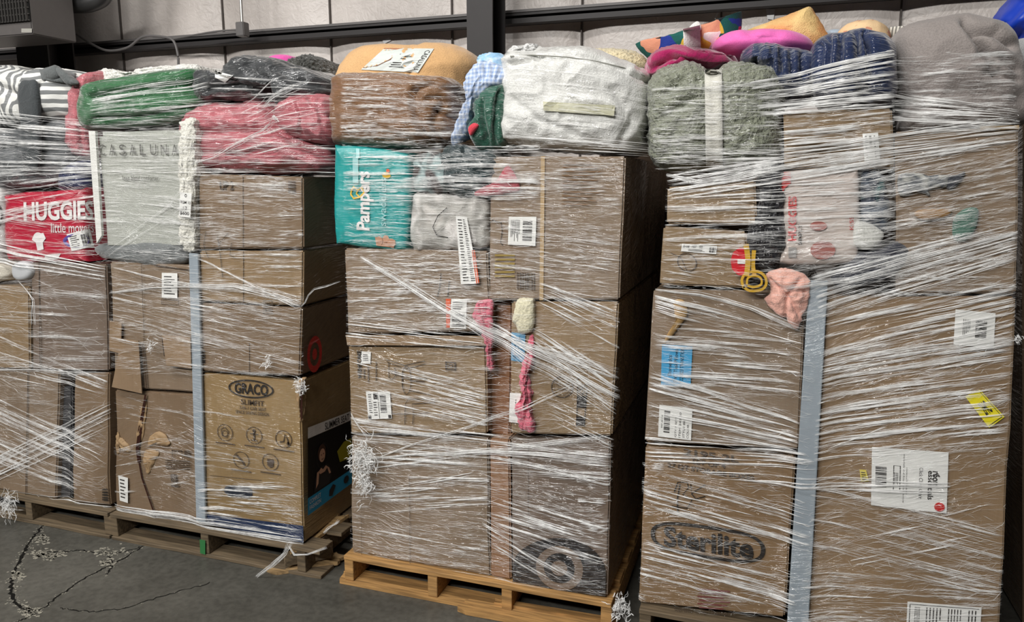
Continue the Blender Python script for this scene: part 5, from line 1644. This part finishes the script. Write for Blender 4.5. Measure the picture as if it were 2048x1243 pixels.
k = Ink(Quad([(1340, 960), (1412, 960), (1412, 1025), (1340, 1025)], 'Y', YF))
k.line([(.22, 1), (.20, .6), (.28, .1)], .03); k.line([(.12, .35), (.22, .05), (.48, .05), (.52, .22), (.36, .42), (.62, .58), (.48, .85), (.05, .78)], .03)
k.line([(.58, .1), (.60, .4), (.98, .12)], .03); k.line([(.6, .4), (.72, .56), (.98, .48)], .03)
k.done('marker_letters', INK, S)
k = Ink(Quad([(1348, 1212), (1470, 1222), (1470, 1240), (1348, 1232)], 'Y', YF))
k.text('Sterilite Corp Davenport', 0, 0, 1, .6); k.done('printed_text', INK_SOFT, S)
k = Ink(Quad([(1395, 1175), (1460, 1180), (1460, 1225), (1395, 1220)], 'Y', YF))
for i in range(6):
    k.rect(.05 * (i % 2), i * .16, 1 - .1 * (i % 3), i * .16 + .07)
k.done('smudged_stamp', solid('maroon_ink', (112, 62, 56), .8), S)
cb_ = tag(qbox('corner_board', [(1618, 560), (1656, 560), (1616, 1262), (1573, 1262)], solid('blue_grey_board', (146, 156, 164), .6), None, YF - .016, .014, .002, 0), 'long pale blue grey edge strip down the middle of the tallest load', 'edge protector')
M_ = carton('tall carton covered with product labels under the pressed clothing', [(1652, 592), (2035, 592), (2000, 1262), (1612, 1262)], (134, 111, 85), seed=37, warp=.008)
label_part(M_, [(1744, 893), (1897, 904), (1893, 1026), (1742, 1009)], bars=(.05, .32, .20, .68, 18, False), lines=[(.30, .40, .36, .68, 3, True)],
           texts=[('room', .80, .32, .87, .57, 3, .03), ('essentials', .745, .32, .82, .80, 3, .02), ('Click Clark Chair', .63, .28, .68, .80, 3), ('manufactured for distribution', .46, .3, .48, .75, 3), ('materials and finish listed below', .42, .08, .44, .9, 3)], rects=((.29, .28, .30, .72), (.375, .28, .385, .72), (.29, .28, .385, .285), (.29, .715, .385, .72)))
k = Ink(Quad([(1868, 1003), (1889, 1004), (1889, 1022), (1868, 1021)], 'Y', YF - .003), .003)
k.disc(.5, .5, .5, .5); k.done('red_dot', solid('red_print', (190, 42, 40), .5), M_)
Ink(Quad([(1868, 944), (1880, 945), (1878, 952), (1867, 951)], 'Y', YF - .003), .003).line([(.0, 1), (.5, 0), (1, 1)], .3, .3).done('roof_mark', INK, M_)
label_part(M_, [(1719, 938), (1732, 939), (1738, 962), (1722, 962)], mat=solid('yellow_paper', (206, 190, 92), .6), lines=[(.15, .15, .85, .9, 4, False)], lab='tiny yellow sticker')
label_part(M_, [(1911, 618), (1991, 626), (1987, 696), (1907, 688)], bars=(.52, .25, .80, .75, 14, False), lines=[(.2, .25, .4, .75, 5, True)])
label_part(M_, [(1930, 792), (1960, 779), (2009, 833), (1978, 855)], mat=solid('yellow_tag', (226, 212, 40), .5), texts=[('2HC', .30, .30, .74, .70, 0, .03)], rects=((.9, .05, .93, .95), (.05, .94, .9, .96)), lab='tilted yellow tag')
label_part(M_, [(1815, 1202), (1963, 1214), (1960, 1260), (1812, 1260)], lines=[(.10, .15, .18, .9, 4, True), (.25, .15, .48, .9, 5, True), (.55, .15, .75, .9, 5, True), (.82, .15, .95, .9, 3, True)], rects=((.03, .06, .97, .08), (.03, .06, .04, .95)))

# ------------------------------------------------------------------ behind / beyond
CUR = None
for i, (xa, xb, lab) in enumerate(((-1.98, -1.36, 'added dark carton stack blocking wall light behind the gap beside the fresh yellow pallet'), (-.80, -.02, 'added dark carton stack blocking wall light behind the gap beside the tallest load'))):  # unseen stacks, added to keep the bright wall from reflecting into the gaps
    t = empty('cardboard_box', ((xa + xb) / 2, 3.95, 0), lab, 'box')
    box('carton_body', (xa, 3.70, 0), (xb, 4.2, 1.95), cardboard('gap_blocker', (84, 68, 54)), t, .006)
soft('blue_bag', 'royal blue plastic bag standing up at the far corner beyond the grey comforter', 'bag',
     [(1985, 50), (2010, 10), (2035, -20), (2100, -50), (2190, -40), (2250, 40), (2240, 120), (2150, 150), (2070, 145), (2030, 110), (2008, 84)], solid('royal_blue', (24, 64, 188), .4, .5), Y=YF + .75, bf=.15, bb=.3, p=2.2, nz=.012, n=80, folds=[([(2000, 60), (2045, 0)], .02, .02), ([(2025, 90), (2060, 30)], .02, .03)])
soft('grey_sack', 'pale grey sack corner below the royal blue bag', 'sack',
     [(2034, 92), (2046, 76), (2110, 74), (2160, 100), (2165, 160), (2110, 172), (2055, 166), (2040, 130)], fabric('grey_sack', (176, 178, 178), fold_amt=.3), Y=YF + .55, bf=.1, bb=.3, p=2.4, nz=.006, n=60, k=14)
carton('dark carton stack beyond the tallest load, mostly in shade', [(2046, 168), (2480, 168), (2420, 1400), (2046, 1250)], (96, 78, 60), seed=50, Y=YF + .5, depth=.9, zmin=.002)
# ================================================================== STRETCH WRAP
def depth_field(objs, x0, x1, z0, z1, step=.012):
    vs_, fs = [], []
    for o in objs:
        if o.type != 'MESH':
            continue
        n0 = len(vs_)
        vs_.extend(v.co.copy() for v in o.data.vertices)
        fs.extend(tuple(i + n0 for i in p.vertices) for p in o.data.polygons)
    tree = BVHTree.FromPolygons(vs_, fs)
    nx, nz_ = int((x1 - x0) / step) + 1, int((z1 - z0) / step) + 1
    A = np.full((nz_, nx), YF + .10)
    for j in range(nz_):
        for i in range(nx):
            h = tree.ray_cast(Vector((x0 + i * step, 0, z0 + j * step)), Vector((0, 1, 0)))
            if h[0] is not None:
                A[j, i] = min(A[j, i], h[0].y)
    # taut film bridges hollows: forward envelope, then smoothing that never sinks into the goods
    B = A.copy()
    r = 4
    P = np.pad(A, r, mode='edge')
    for dj in range(-r, r + 1):
        for di in range(-r, r + 1):
            if di * di + dj * dj <= r * r:
                B = np.minimum(B, P[r + dj:r + dj + nz_, r + di:r + di + nx] + .004 * math.hypot(di, dj))
    for _ in range(3):
        Q = np.pad(B, 1, mode='edge')
        S = sum(Q[a:a + nz_, c:c + nx] for a in range(3) for c in range(3)) / 9
        B = np.minimum(S, A - .001)
    B -= .005

    def f(x, z):
        u = min(max((x - x0) / step, 0), nx - 1.001)
        v = min(max((z - z0) / step, 0), nz_ - 1.001)
        i, j = int(u), int(v)
        a, c = u - i, v - j
        return (B[j, i] * (1 - a) + B[j, i + 1] * a) * (1 - c) + (B[j + 1, i] * (1 - a) + B[j + 1, i + 1] * a) * c
    return f


class Strands:
    def __init__(self):
        self.v, self.f = [], []

    def add(self, pts, ups, w, ridge, nrm=Vector((0, -1, 0)), lift=0.0):
        k = len(pts)
        b = len(self.v)
        for i, p in enumerate(pts):
            s = i / (k - 1)
            tp_ = min(1, 5 * s, 5 * (1 - s)) ** .5 + .06
            hw = w * .5 * tp_
            pp = p + nrm * lift
            self.v.append(pp + ups[i] * hw)
            self.v.append(pp + nrm * ridge * tp_ + ups[i] * hw * .1)
            self.v.append(pp - ups[i] * hw)
        for i in range(k - 1):
            a = b + i * 3
            self.f.append((a, a + 1, a + 4, a + 3))
            self.f.append((a + 1, a + 2, a + 5, a + 4))

    def build(self, name, mat, parent):
        me = bpy.data.meshes.new(name)
        me.from_pydata([tuple(p) for p in self.v], [], self.f)
        me.update()
        return link(name, me, mat, parent, True)


PXM = 2.62 / F      # metres per pixel at the load fronts


def patch(S, q, n, L, w, fld, seed, plane='Y', at=YF, ridge=.8, wig=.6, lift=.001, bundle=6, spread=.012, ubias=None, curve=0.0, wscale=1.0):
    """n creases running along q's top edge direction. L: length range as a fraction of the patch, w: width range in mm."""
    rg = random.Random(seed)
    tl, tr, br, bl = [Vector(p) for p in q]
    done = 0
    while done < n:
        m = max(1, int(rg.expovariate(1 / bundle)) + 1)
        v0 = rg.random()
        u0 = rg.random() if ubias is None else min(1, max(0, rg.gauss(ubias[0], ubias[1])))
        for _ in range(m):
            v = min(.999, max(0, v0 + rg.gauss(0, spread)))
            ln = rg.uniform(*L) * rg.uniform(.4, 1.3)
            uc = u0 + rg.gauss(0, .08)
            a, b = max(0, uc - ln / 2), min(1, uc + ln / 2)
            if b - a < .008:
                continue
            px = ((tr - tl).length) * (b - a)
            k = max(4, min(16, int(px / 14)))
            ww = rg.uniform(*w) * .001 * (.40 if rg.random() < .9 else 1.0) * wscale
            sl = rg.gauss(0, .010)
            ph = rg.random() * 6
            pts = []
            for i in range(k):
                s = i / (k - 1)
                u = a + (b - a) * s
                vv = v + sl * (s - .5) + curve * math.sin(math.pi * u) + wig * .0025 * math.sin(ph + s * 5)
                p2 = tl.lerp(tr, u).lerp(bl.lerp(br, u), vv)
                if plane == 'Y':
                    p = PY(p2.x, p2.y, YF)
                    if fld:
                        p.y = fld(p.x, p.z)
                else:
                    p = PX(p2.x, p2.y, at)
                pts.append(p)
            nrm = Vector((0, -1, 0)) if plane == 'Y' else Vector((1, 0, 0))
            ups = []
            for i in range(k):
                t_ = (pts[min(k - 1, i + 1)] - pts[max(0, i - 1)])
                t_.normalize()
                u_ = nrm.cross(t_)
                if u_.z < 0:
                    u_ = -u_
                u_.normalize()
                # each crease leans a little up or down
                ups.append((u_ + nrm * rg.uniform(-.25, .1)).normalized())
            S.add(pts, ups, ww, ww * ridge * rg.uniform(.3, .8), nrm, lift + rg.random() * .003)
            done += 1


def rope(bm_name, px, wpx, fld, parent, n=9, seed=1, flare=(.4, 1.6), Y=None, mat=None):
    """film gathered into a rope of strands along a pixel path"""
    rg = random.Random(seed)
    S = Strands()
    P = [Vector((x, y)) for x, y in px]
    d = []
    for i in range(len(P) - 1):
        for s in range(10):
            d.append(P[i].lerp(P[i + 1], s / 10))
    d.append(P[-1])
    m = len(d)
    for j in range(n):
        o0, o1, om = rg.gauss(0, .5) * flare[0], rg.gauss(0, .5) * flare[1], rg.gauss(0, .3)
        pts = []
        for i, p in enumerate(d):
            s = i / (m - 1)
            t_ = (d[min(m - 1, i + 1)] - d[max(0, i - 1)])
            t_ = t_.normalized() if t_.length else Vector((1, 0))
            nn = Vector((-t_.y, t_.x))
            off = (o0 * (1 - s) + o1 * s + om * math.sin(s * 6 + j)) * wpx
            q_ = p + nn * off
            w3 = PY(q_.x, q_.y, Y if Y else YF)
            if fld:
                w3.y = fld(w3.x, w3.z)
            pts.append(w3)
        ups = []
        for i in range(m):
            t_ = (pts[min(m - 1, i + 1)] - pts[max(0, i - 1)]).normalized()
            u_ = Vector((0, -1, 0)).cross(t_)
            if u_.z < 0:
                u_ = -u_
            ups.append(u_.normalized())
        ww = rg.uniform(.7, 2.6) * .001
        S.add(pts, ups, ww, ww * .8, lift=.003 + .004 * rg.random())
    return S.build(bm_name, mat or M_ROPE, parent)


def tuft(name, c, r, n, parent, Y, seed=1, down=0.0):
    """a knot of crumpled film"""
    rg = random.Random(seed)
    S = Strands()
    for _ in range(n):
        a = rg.uniform(0, 2 * math.pi)
        p0 = Vector((c[0] + rg.gauss(0, r * .30), c[1] + rg.gauss(0, r * .45) + abs(rg.gauss(0, r * .5)) * down))
        st = rg.uniform(.08, .2) * r
        y0 = Y - rg.random() * .03
        bend = rg.gauss(0, .8)
        pts = []
        for i in range(6):
            w3 = PY(p0.x, p0.y, y0)
            w3.y += rg.gauss(0, .004)
            pts.append(w3)
            a += bend + rg.gauss(0, .5)
            p0 = p0 + Vector((math.cos(a), math.sin(a) * 1.2 + down * .5)) * st
        ups = []
        for i in range(6):
            t_ = (pts[min(5, i + 1)] - pts[max(0, i - 1)]).normalized()
            u_ = Vector((rg.uniform(-.5, .5), -1, rg.uniform(-.5, .5))).cross(t_)
            ups.append(u_.normalized() if u_.length > 1e-4 else Vector((0, 0, 1)))
        ww = rg.uniform(1.0, 4.5) * .001
        S.add(pts, ups, ww, ww * .6)
    return S.build(name, M_ROPE, parent)


SIMPLE = 1.0


def wrap(label, objs, cpx, patches, veils, seed):
    CURR = None
    p = PY(cpx[0], cpx[1], YF)
    t = empty('stretch_wrap', Vector((p.x, YF, .13)), label, 'stretch wrap', 'clear stretch wrap around the four loads')
    xs_ = [v.co.x for o in objs if o.type == 'MESH' for v in o.data.vertices]
    zs_ = [v.co.z for o in objs if o.type == 'MESH' for v in o.data.vertices]
    fld = depth_field(objs, max(-4.6, min(xs_)) - .03, max(xs_) + .03, .08, max(zs_) + .03)
    S = Strands()
    for i, a in enumerate(patches):
        kw = dict(a[4]) if len(a) > 4 else {}
        f_ = None if kw.get('plane') == 'X' else fld
        patch(S, a[0], int(a[1] * SIMPLE), a[2], a[3], f_, seed * 100 + i, **kw)
    o = S.build('taut_creases', M_CREASE, t)
    tag(o, kind='stuff')
    V = Strands()
    for i, a in enumerate(veils):
        kw = dict(a[4]) if len(a) > 4 else {}
        kw.setdefault('ridge', .12)
        kw.setdefault('wscale', 2.0)
        f_ = None if kw.get('plane') == 'X' else fld
        patch(V, a[0], a[1], a[2], a[3], f_, seed * 100 + 50 + i, **kw)
    if V.v:
        o = V.build('film_folds', M_VEIL, t)
        tag(o, kind='stuff')
    return t, fld


CUR = None
UNDER = ['dark_duvet', 'rolled_end', 'pink_blanket', 'navy_cloth', 'pack', 'bag_body', 'bag_bottom', 'green_blanket', 'lower_fold', 'upper_fold', 'shaded_comforter_front', 'green_cloth',
         'dark_bundle', 'brown_bundle', 'pink_towel', 'clear_bag', 'bagged_comforter', 'ribbed_part', 'bundle', 'black_fleece', 'denim_cloth', 'white_cloth', 'dark_trousers', 'edging', 'corner_board', 'heap']
for o in list(COL.objects):
    if o.type == 'MESH' and o.name.split('.')[0] in UNDER and o.data.materials:
        m = o.data.materials[0]
        if 'coat' not in m:
            wrapped(m)
            m['coat'] = 1
for n_, m in MATS.items():
    if 'coat' not in m and n_[1] in ('black_ink', 'faded_ink', 'white_paper', 'white_print', 'packing_tape', 'charcoal_print', 'bright_blue_paper', 'sky_paper', 'flap_board', 'seam_gap', 'navy_print', 'red_print') or n_[1].startswith('cardboard_'):
        wrapped(m)
        m['coat'] = 1
VEIL = dict(wscale=.7, bundle=3, spread=.006)
fine, med, bold_ = (.7, 1.8), (1.2, 3.0), (2.0, 5.0)
# ---- load 1
P1 = [
    ([(-60, 215), (205, 245), (200, 345), (-60, 345)], 420, (.1, .5), med),
    ([(-60, 340), (190, 330), (200, 400), (-60, 470)], 260, (.1, .5), med),
    ([(-60, 380), (195, 440), (205, 525), (-60, 530)], 220, (.1, .45), fine),
    ([(-60, 475), (210, 530), (210, 560), (-60, 520)], 150, (.2, .6), bold_),
    ([(-60, 560), (215, 590), (218, 740), (-60, 735)], 330, (.08, .4), fine),
    ([(-60, 640), (215, 760), (215, 800), (-60, 740)], 120, (.15, .5), med),
    ([(-60, 770), (220, 900), (150, 985), (-60, 900)], 420, (.1, .5), med, dict(ubias=(.35, .25))),
    ([(-60, 940), (220, 800), (220, 860), (-60, 990)], 300, (.1, .5), med),
    ([(-60, 960), (220, 1005), (220, 1018), (-60, 985)], 60, (.2, .6), med),
]
V1 = []
P1 += [([(-60, 230), (205, 240), (216, 1010), (-60, 985)], 2600, (.03, .22), fine, VEIL)]
w1, f1 = wrap('clear stretch wrap around the load with the red diaper pack', L1, (100, 600), P1, V1, 1)
rope('film_rope', [(-30, 738), (60, 738), (130, 742), (216, 745)], 5, f1, w1, 8, 3)
rope('film_rope', [(30, 990), (70, 1000), (130, 1008), (160, 1006)], 4, f1, w1, 6, 4)
rope('loose_tail', [(45, 560), (60, 585), (70, 600), (68, 625), (70, 650)], 5, f1, w1, 3, 5)
tuft('film_knot', (14, 1005), 28, 90, w1, YF - .05, 3, .3)
# ---- load 2
P2 = [
    ([(186, 180), (420, 140), (420, 235), (186, 258)], 360, (.08, .4), fine),
    ([(190, 200), (415, 160), (415, 175), (190, 215)], 50, (.15, .5), bold_),
    ([(420, 150), (684, 165), (684, 215), (420, 215)], 220, (.05, .3), fine),
    ([(470, 215), (600, 130), (640, 190), (500, 250)], 90, (.2, .7), fine),
    ([(190, 260), (684, 280), (684, 345), (190, 345)], 380, (.04, .2), fine),
    ([(395, 260), (684, 200), (600, 290), (395, 340)], 110, (.1, .4), fine),
    ([(190, 330), (400, 350), (400, 520), (200, 500)], 420, (.05, .4), fine),
    ([(210, 500), (400, 360), (400, 420), (215, 520)], 60, (.2, .6), fine),
    ([(393, 345), (606, 353), (608, 500), (393, 500)], 560, (.03, .25), fine),
    ([(393, 500), (606, 500), (608, 600), (393, 590)], 300, (.03, .3), fine),
    ([(216, 540), (606, 610), (606, 745), (225, 640)], 420, (.03, .25), fine),
    ([(225, 620), (606, 720), (606, 770), (225, 700)], 180, (.04, .2), fine),
    ([(230, 790), (606, 850), (606, 960), (230, 900)], 150, (.03, .2), fine),
    ([(230, 900), (400, 850), (400, 1000), (230, 1000)], 160, (.05, .3), fine),
    ([(400, 955), (606, 965), (608, 1075), (408, 1040)], 420, (.04, .35), med),
    ([(225, 1005), (608, 1062), (608, 1092), (222, 1034)], 380, (.06, .4), med),
]
V2 = []
P2 += [([(186, 200), (684, 200), (684, 345), (188, 345)], 1500, (.02, .12), fine, VEIL), ([(190, 345), (606, 350), (606, 750), (216, 745)], 2600, (.02, .15), fine, VEIL), ([(225, 780), (606, 860), (608, 1090), (230, 1030)], 260, (.02, .12), fine, VEIL)]
w2, f2 = wrap('clear stretch wrap around the load with the green blanket and car seat carton', L2, (420, 700), P2, V2, 2)
rope('film_rope', [(218, 585), (300, 575), (380, 572), (470, 572), (560, 590), (606, 606)], 7, f2, w2, 13, 3)
rope('film_rope', [(228, 535), (330, 560), (400, 570), (480, 575)], 4, f2, w2, 6, 6)
rope('film_rope', [(400, 515), (470, 550), (550, 590), (606, 612)], 4, f2, w2, 7, 7)
rope('film_rope', [(604, 612), (612, 604), (618, 590), (630, 578), (655, 572), (682, 562)], 2.5, None, w2, 5, 9, Y=YF - .012)
rope('film_rope', [(392, 330), (450, 300), (520, 262), (548, 240)], 5, f2, w2, 7, 11)
rope('film_rope', [(222, 1030), (400, 1052), (608, 1088)], 6, f2, w2, 10, 12)
rope('loose_tail', [(580, 1082), (570, 1105), (545, 1130), (512, 1152)], 5, None, w2, 10, 13, (1.5, .5), Y=YF - .09)
rope('loose_tail', [(578, 1090), (590, 1108), (615, 1106), (655, 1092)], 3, None, w2, 6, 14, Y=YF - .09)
rope('loose_tail', [(648, 1065), (665, 1050), (680, 1038)], 4, None, w2, 6, 16, Y=YF + .02)
tuft('film_knot', (550, 238), 9, 16, w2, YF - .09, 5)
tuft('film_knot', (600, 770), 18, 60, w2, YF - .012, 6, .2)
tuft('film_knot', (533, 725), 14, 30, w2, YF - .012, 7)
tuft('film_knot', (300, 690), 12, 20, w2, YF - .02, 8)
# ---- load 3
P3 = [
    ([(682, 155), (935, 165), (935, 290), (682, 290)], 520, (.05, .3), fine),
    ([(684, 160), (760, 160), (760, 270), (684, 270)], 110, (.1, .4), med),
    ([(1010, 110), (1300, 150), (1298, 300), (1010, 290)], 240, (.05, .4), fine, dict(curve=-.03)),
    ([(1010, 262), (1296, 285), (1290, 312), (1010, 300)], 110, (.1, .5), med),
    ([(688, 300), (1080, 290), (1080, 400), (688, 395)], 520, (.04, .3), med),
    ([(688, 330), (985, 325), (985, 500), (688, 490)], 280, (.04, .25), fine),
    ([(980, 320), (1250, 315), (1245, 440), (980, 440)], 260, (.04, .25), fine),
    ([(980, 440), (1245, 470), (1240, 600), (980, 560)], 340, (.04, .25), fine),
    ([(1080, 560), (1240, 620), (1238, 700), (1080, 610)], 200, (.1, .5), med),
    ([(690, 500), (985, 500), (985, 660), (692, 660)], 760, (.03, .18), med),
    ([(692, 640), (975, 672), (972, 700), (695, 672)], 120, (.08, .4), med),
    ([(696, 700), (975, 770), (975, 860), (700, 800)], 380, (.05, .3), med, dict(ubias=(.65, .25))),
    ([(1070, 640), (1238, 750), (1232, 830), (1070, 700)], 230, (.1, .5), med),
    ([(980, 640), (1240, 780), (1238, 800), (980, 655)], 120, (.3, .7), med),
    ([(1080, 780), (1230, 850), (1225, 900), (1080, 830)], 160, (.1, .4), fine),
    ([(700, 830), (1225, 900), (1222, 960), (700, 930)], 430, (.05, .3), med),
    ([(745, 905), (1220, 860), (1220, 880), (745, 945)], 80, (.2, .6), fine),
    ([(700, 940), (980, 950), (980, 1010), (700, 1030)], 230, (.08, .35), med),
    ([(745, 980), (950, 940), (920, 980), (745, 1000)], 80, (.1, .5), med),
    ([(960, 960), (1218, 1040), (1216, 1130), (980, 1060)], 360, (.05, .35), med),
    ([(960, 1030), (1180, 1150), (1100, 1160), (980, 1090)], 200, (.1, .5), fine),
    ([(700, 1030), (980, 1080), (980, 1150), (700, 1100)], 300, (.03, .2), fine),
    ([(1150, 900), (1222, 905), (1218, 1090), (1160, 1080)], 170, (.15, .7), med),
    ([(700, 1105), (1215, 1195), (1215, 1212), (698, 1118)], 220, (.05, .3), med),
]
V3 = []
P3 += [([(684, 165), (930, 165), (930, 295), (684, 295)], 900, (.02, .15), fine, VEIL), ([(1012, 150), (1300, 180), (1290, 310), (1010, 300)], 500, (.02, .15), fine, VEIL), ([(688, 300), (1245, 315), (1236, 670), (692, 662)], 3600, (.015, .1), fine, VEIL), ([(698, 680), (1236, 680), (1216, 1190), (704, 1110)], 2700, (.02, .13), fine, VEIL)]
w3, f3 = wrap('clear stretch wrap around the load on the fresh yellow pallet', L3, (950, 700), P3, V3, 3)
rope('film_rope', [(722, 512), (800, 560), (880, 612), (960, 655), (1050, 705), (1160, 770), (1230, 815)], 7, f3, w3, 16, 3, (.12, 2.6))
rope('film_rope', [(940, 640), (1020, 672), (1120, 705), (1236, 745)], 7, f3, w3, 12, 4, (.2, 2.5))
rope('film_rope', [(740, 918), (820, 908), (900, 905), (980, 900), (1080, 905), (1220, 920)], 7, f3, w3, 12, 5)
rope('film_rope', [(742, 920), (820, 890), (930, 855), (1040, 815), (1160, 765)], 3, f3, w3, 6, 6)
rope('film_rope', [(702, 825), (720, 852), (738, 876)], 4, f3, w3, 6, 7)
rope('film_rope', [(980, 910), (1080, 930), (1220, 965)], 6, f3, w3, 9, 8)
tuft('film_knot', (722, 905), 34, 190, w3, YF - .02, 9, .5)
tuft('film_knot', (730, 950), 22, 70, w3, YF - .02, 10, 1.2)
tuft('film_knot', (1240, 1212), 24, 90, w3, YF - .02, 12, .2)
# ---- load 4
P4 = [
    ([(1302, 160), (1560, 160), (1560, 340), (1305, 330)], 520, (.04, .3), fine),
    ([(1303, 300), (1560, 290), (1560, 345), (1340, 350)], 200, (.05, .4), med),
    ([(1500, 165), (1790, 105), (1790, 215), (1520, 230)], 420, (.1, .5), bold_),
    ([(1540, 150), (1790, 100), (1790, 112), (1540, 165)], 60, (.2, .7), (3, 7)),
    ([(1540, 210), (1790, 180), (1790, 280), (1560, 300)], 300, (.1, .5), med),
    ([(1780, 110), (2040, 90), (2045, 245), (1785, 250)], 460, (.05, .35), fine),
    ([(1785, 180), (2046, 215), (2040, 262), (1785, 265)], 300, (.1, .6), med),
    ([(1330, 345), (1790, 270), (1790, 330), (1340, 400)], 460, (.06, .35), med),
    ([(1560, 290), (2036, 240), (2036, 290), (1560, 360)], 360, (.06, .4), med),
    ([(1330, 380), (1790, 350), (1790, 440), (1330, 450)], 380, (.05, .3), med),
    ([(1325, 450), (1780, 430), (1780, 520), (1325, 520)], 300, (.05, .3), fine),
    ([(1320, 520), (1500, 560), (1500, 590), (1320, 580)], 60, (.05, .3), fine),
    ([(1700, 340), (2038, 262), (2036, 420), (1720, 470)], 620, (.04, .25), fine),
    ([(1700, 430), (2036, 420), (2034, 590), (1700, 590)], 620, (.03, .2), fine),
    ([(1620, 545), (2036, 440), (2034, 520), (1640, 640)], 520, (.06, .4), med),
    ([(1310, 585), (1610, 660), (1605, 700), (1310, 620)], 170, (.1, .5), med, dict(ubias=(.2, .3))),
    ([(1310, 640), (1605, 665), (1600, 800), (1305, 780)], 260, (.1, .5), med),
    ([(1300, 740), (1600, 830), (1595, 900), (1292, 850)], 380, (.1, .5), med),
    ([(1645, 640), (2034, 560), (2030, 680), (1645, 760)], 460, (.08, .4), med),
    ([(1640, 720), (2028, 660), (2022, 800), (1635, 850)], 520, (.1, .5), med),
    ([(1630, 830), (2020, 780), (2015, 900), (1625, 930)], 360, (.1, .4), med),
    ([(1290, 860), (1600, 890), (1650, 940), (1290, 930)], 240, (.08, .4), med),
    ([(1290, 930), (1620, 1010), (1620, 1100), (1285, 1010)], 260, (.08, .4), med),
    ([(1285, 1070), (1590, 1140), (1590, 1230), (1280, 1150)], 330, (.08, .4), med),
    ([(1400, 935), (1900, 955), (1900, 990), (1400, 970)], 120, (.1, .4), med),
    ([(1620, 960), (2010, 1060), (2005, 1200), (1620, 1100)], 420, (.08, .4), fine),
    ([(1700, 1050), (1950, 1000), (1950, 1080), (1700, 1130)], 90, (.1, .4), fine),
    ([(1600, 1130), (2005, 1170), (2003, 1240), (1600, 1243)], 320, (.05, .3), fine),
    ([(1285, 900), (1330, 905), (1320, 1240), (1275, 1230)], 200, (.2, .8), fine),
]
V4 = []
P4 += [([(1302, 170), (1790, 140), (1790, 340), (1305, 340)], 1600, (.02, .15), fine, VEIL), ([(1785, 120), (2040, 110), (2040, 260), (1785, 260)], 700, (.02, .15), fine, VEIL), ([(1332, 350), (1700, 330), (1612, 590), (1325, 575)], 1200, (.02, .15), fine, VEIL), ([(1560, 350), (2036, 265), (2034, 560), (1600, 640)], 2600, (.02, .12), fine, VEIL), ([(1306, 585), (1640, 640), (1590, 1240), (1280, 1215)], 1500, (.03, .2), fine, VEIL), ([(1640, 700), (2034, 600), (2000, 1243), (1600, 1243)], 3000, (.02, .16), fine, VEIL)]
w4, f4 = wrap('clear stretch wrap around the tallest load with the blue label', L4, (1650, 700), P4, V4, 4)
rope('film_rope', [(1310, 578), (1400, 588), (1500, 612), (1606, 655)], 5, f4, w4, 9, 3, (.5, 1.4))
rope('film_rope', [(1330, 350), (1400, 362), (1470, 352), (1560, 330)], 9, f4, w4, 12, 4)
rope('film_rope', [(1560, 300), (1700, 285), (1850, 262), (2036, 240)], 7, f4, w4, 10, 5)
rope('film_rope', [(1560, 572), (1700, 560), (1850, 520), (2034, 470)], 8, f4, w4, 12, 6, (1, 1.6))
rope('film_rope', [(1655, 895), (1720, 872), (1772, 850)], 2, f4, w4, 3, 7)
rope('film_rope', [(1480, 955), (1600, 968), (1700, 968), (1900, 960)], 3, f4, w4, 5, 8)
tuft('film_knot', (2036, 676), 9, 30, w4, YF - .02, 9)

# ------------------------------------------------------------------ origins at the base of each single-mesh thing
for o in list(COL.objects):
    if o.parent is None and o.type == 'MESH' and o.get('category'):
        xs_ = [v.co for v in o.data.vertices]
        c = Vector((sum(v.x for v in xs_) / len(xs_), sum(v.y for v in xs_) / len(xs_), min(v.z for v in xs_)))
        o.data.transform(Matrix.Translation(-c))
        o.location = c
        for ch_ in o.children:
            ch_.matrix_parent_inverse = Matrix.Translation(-c)
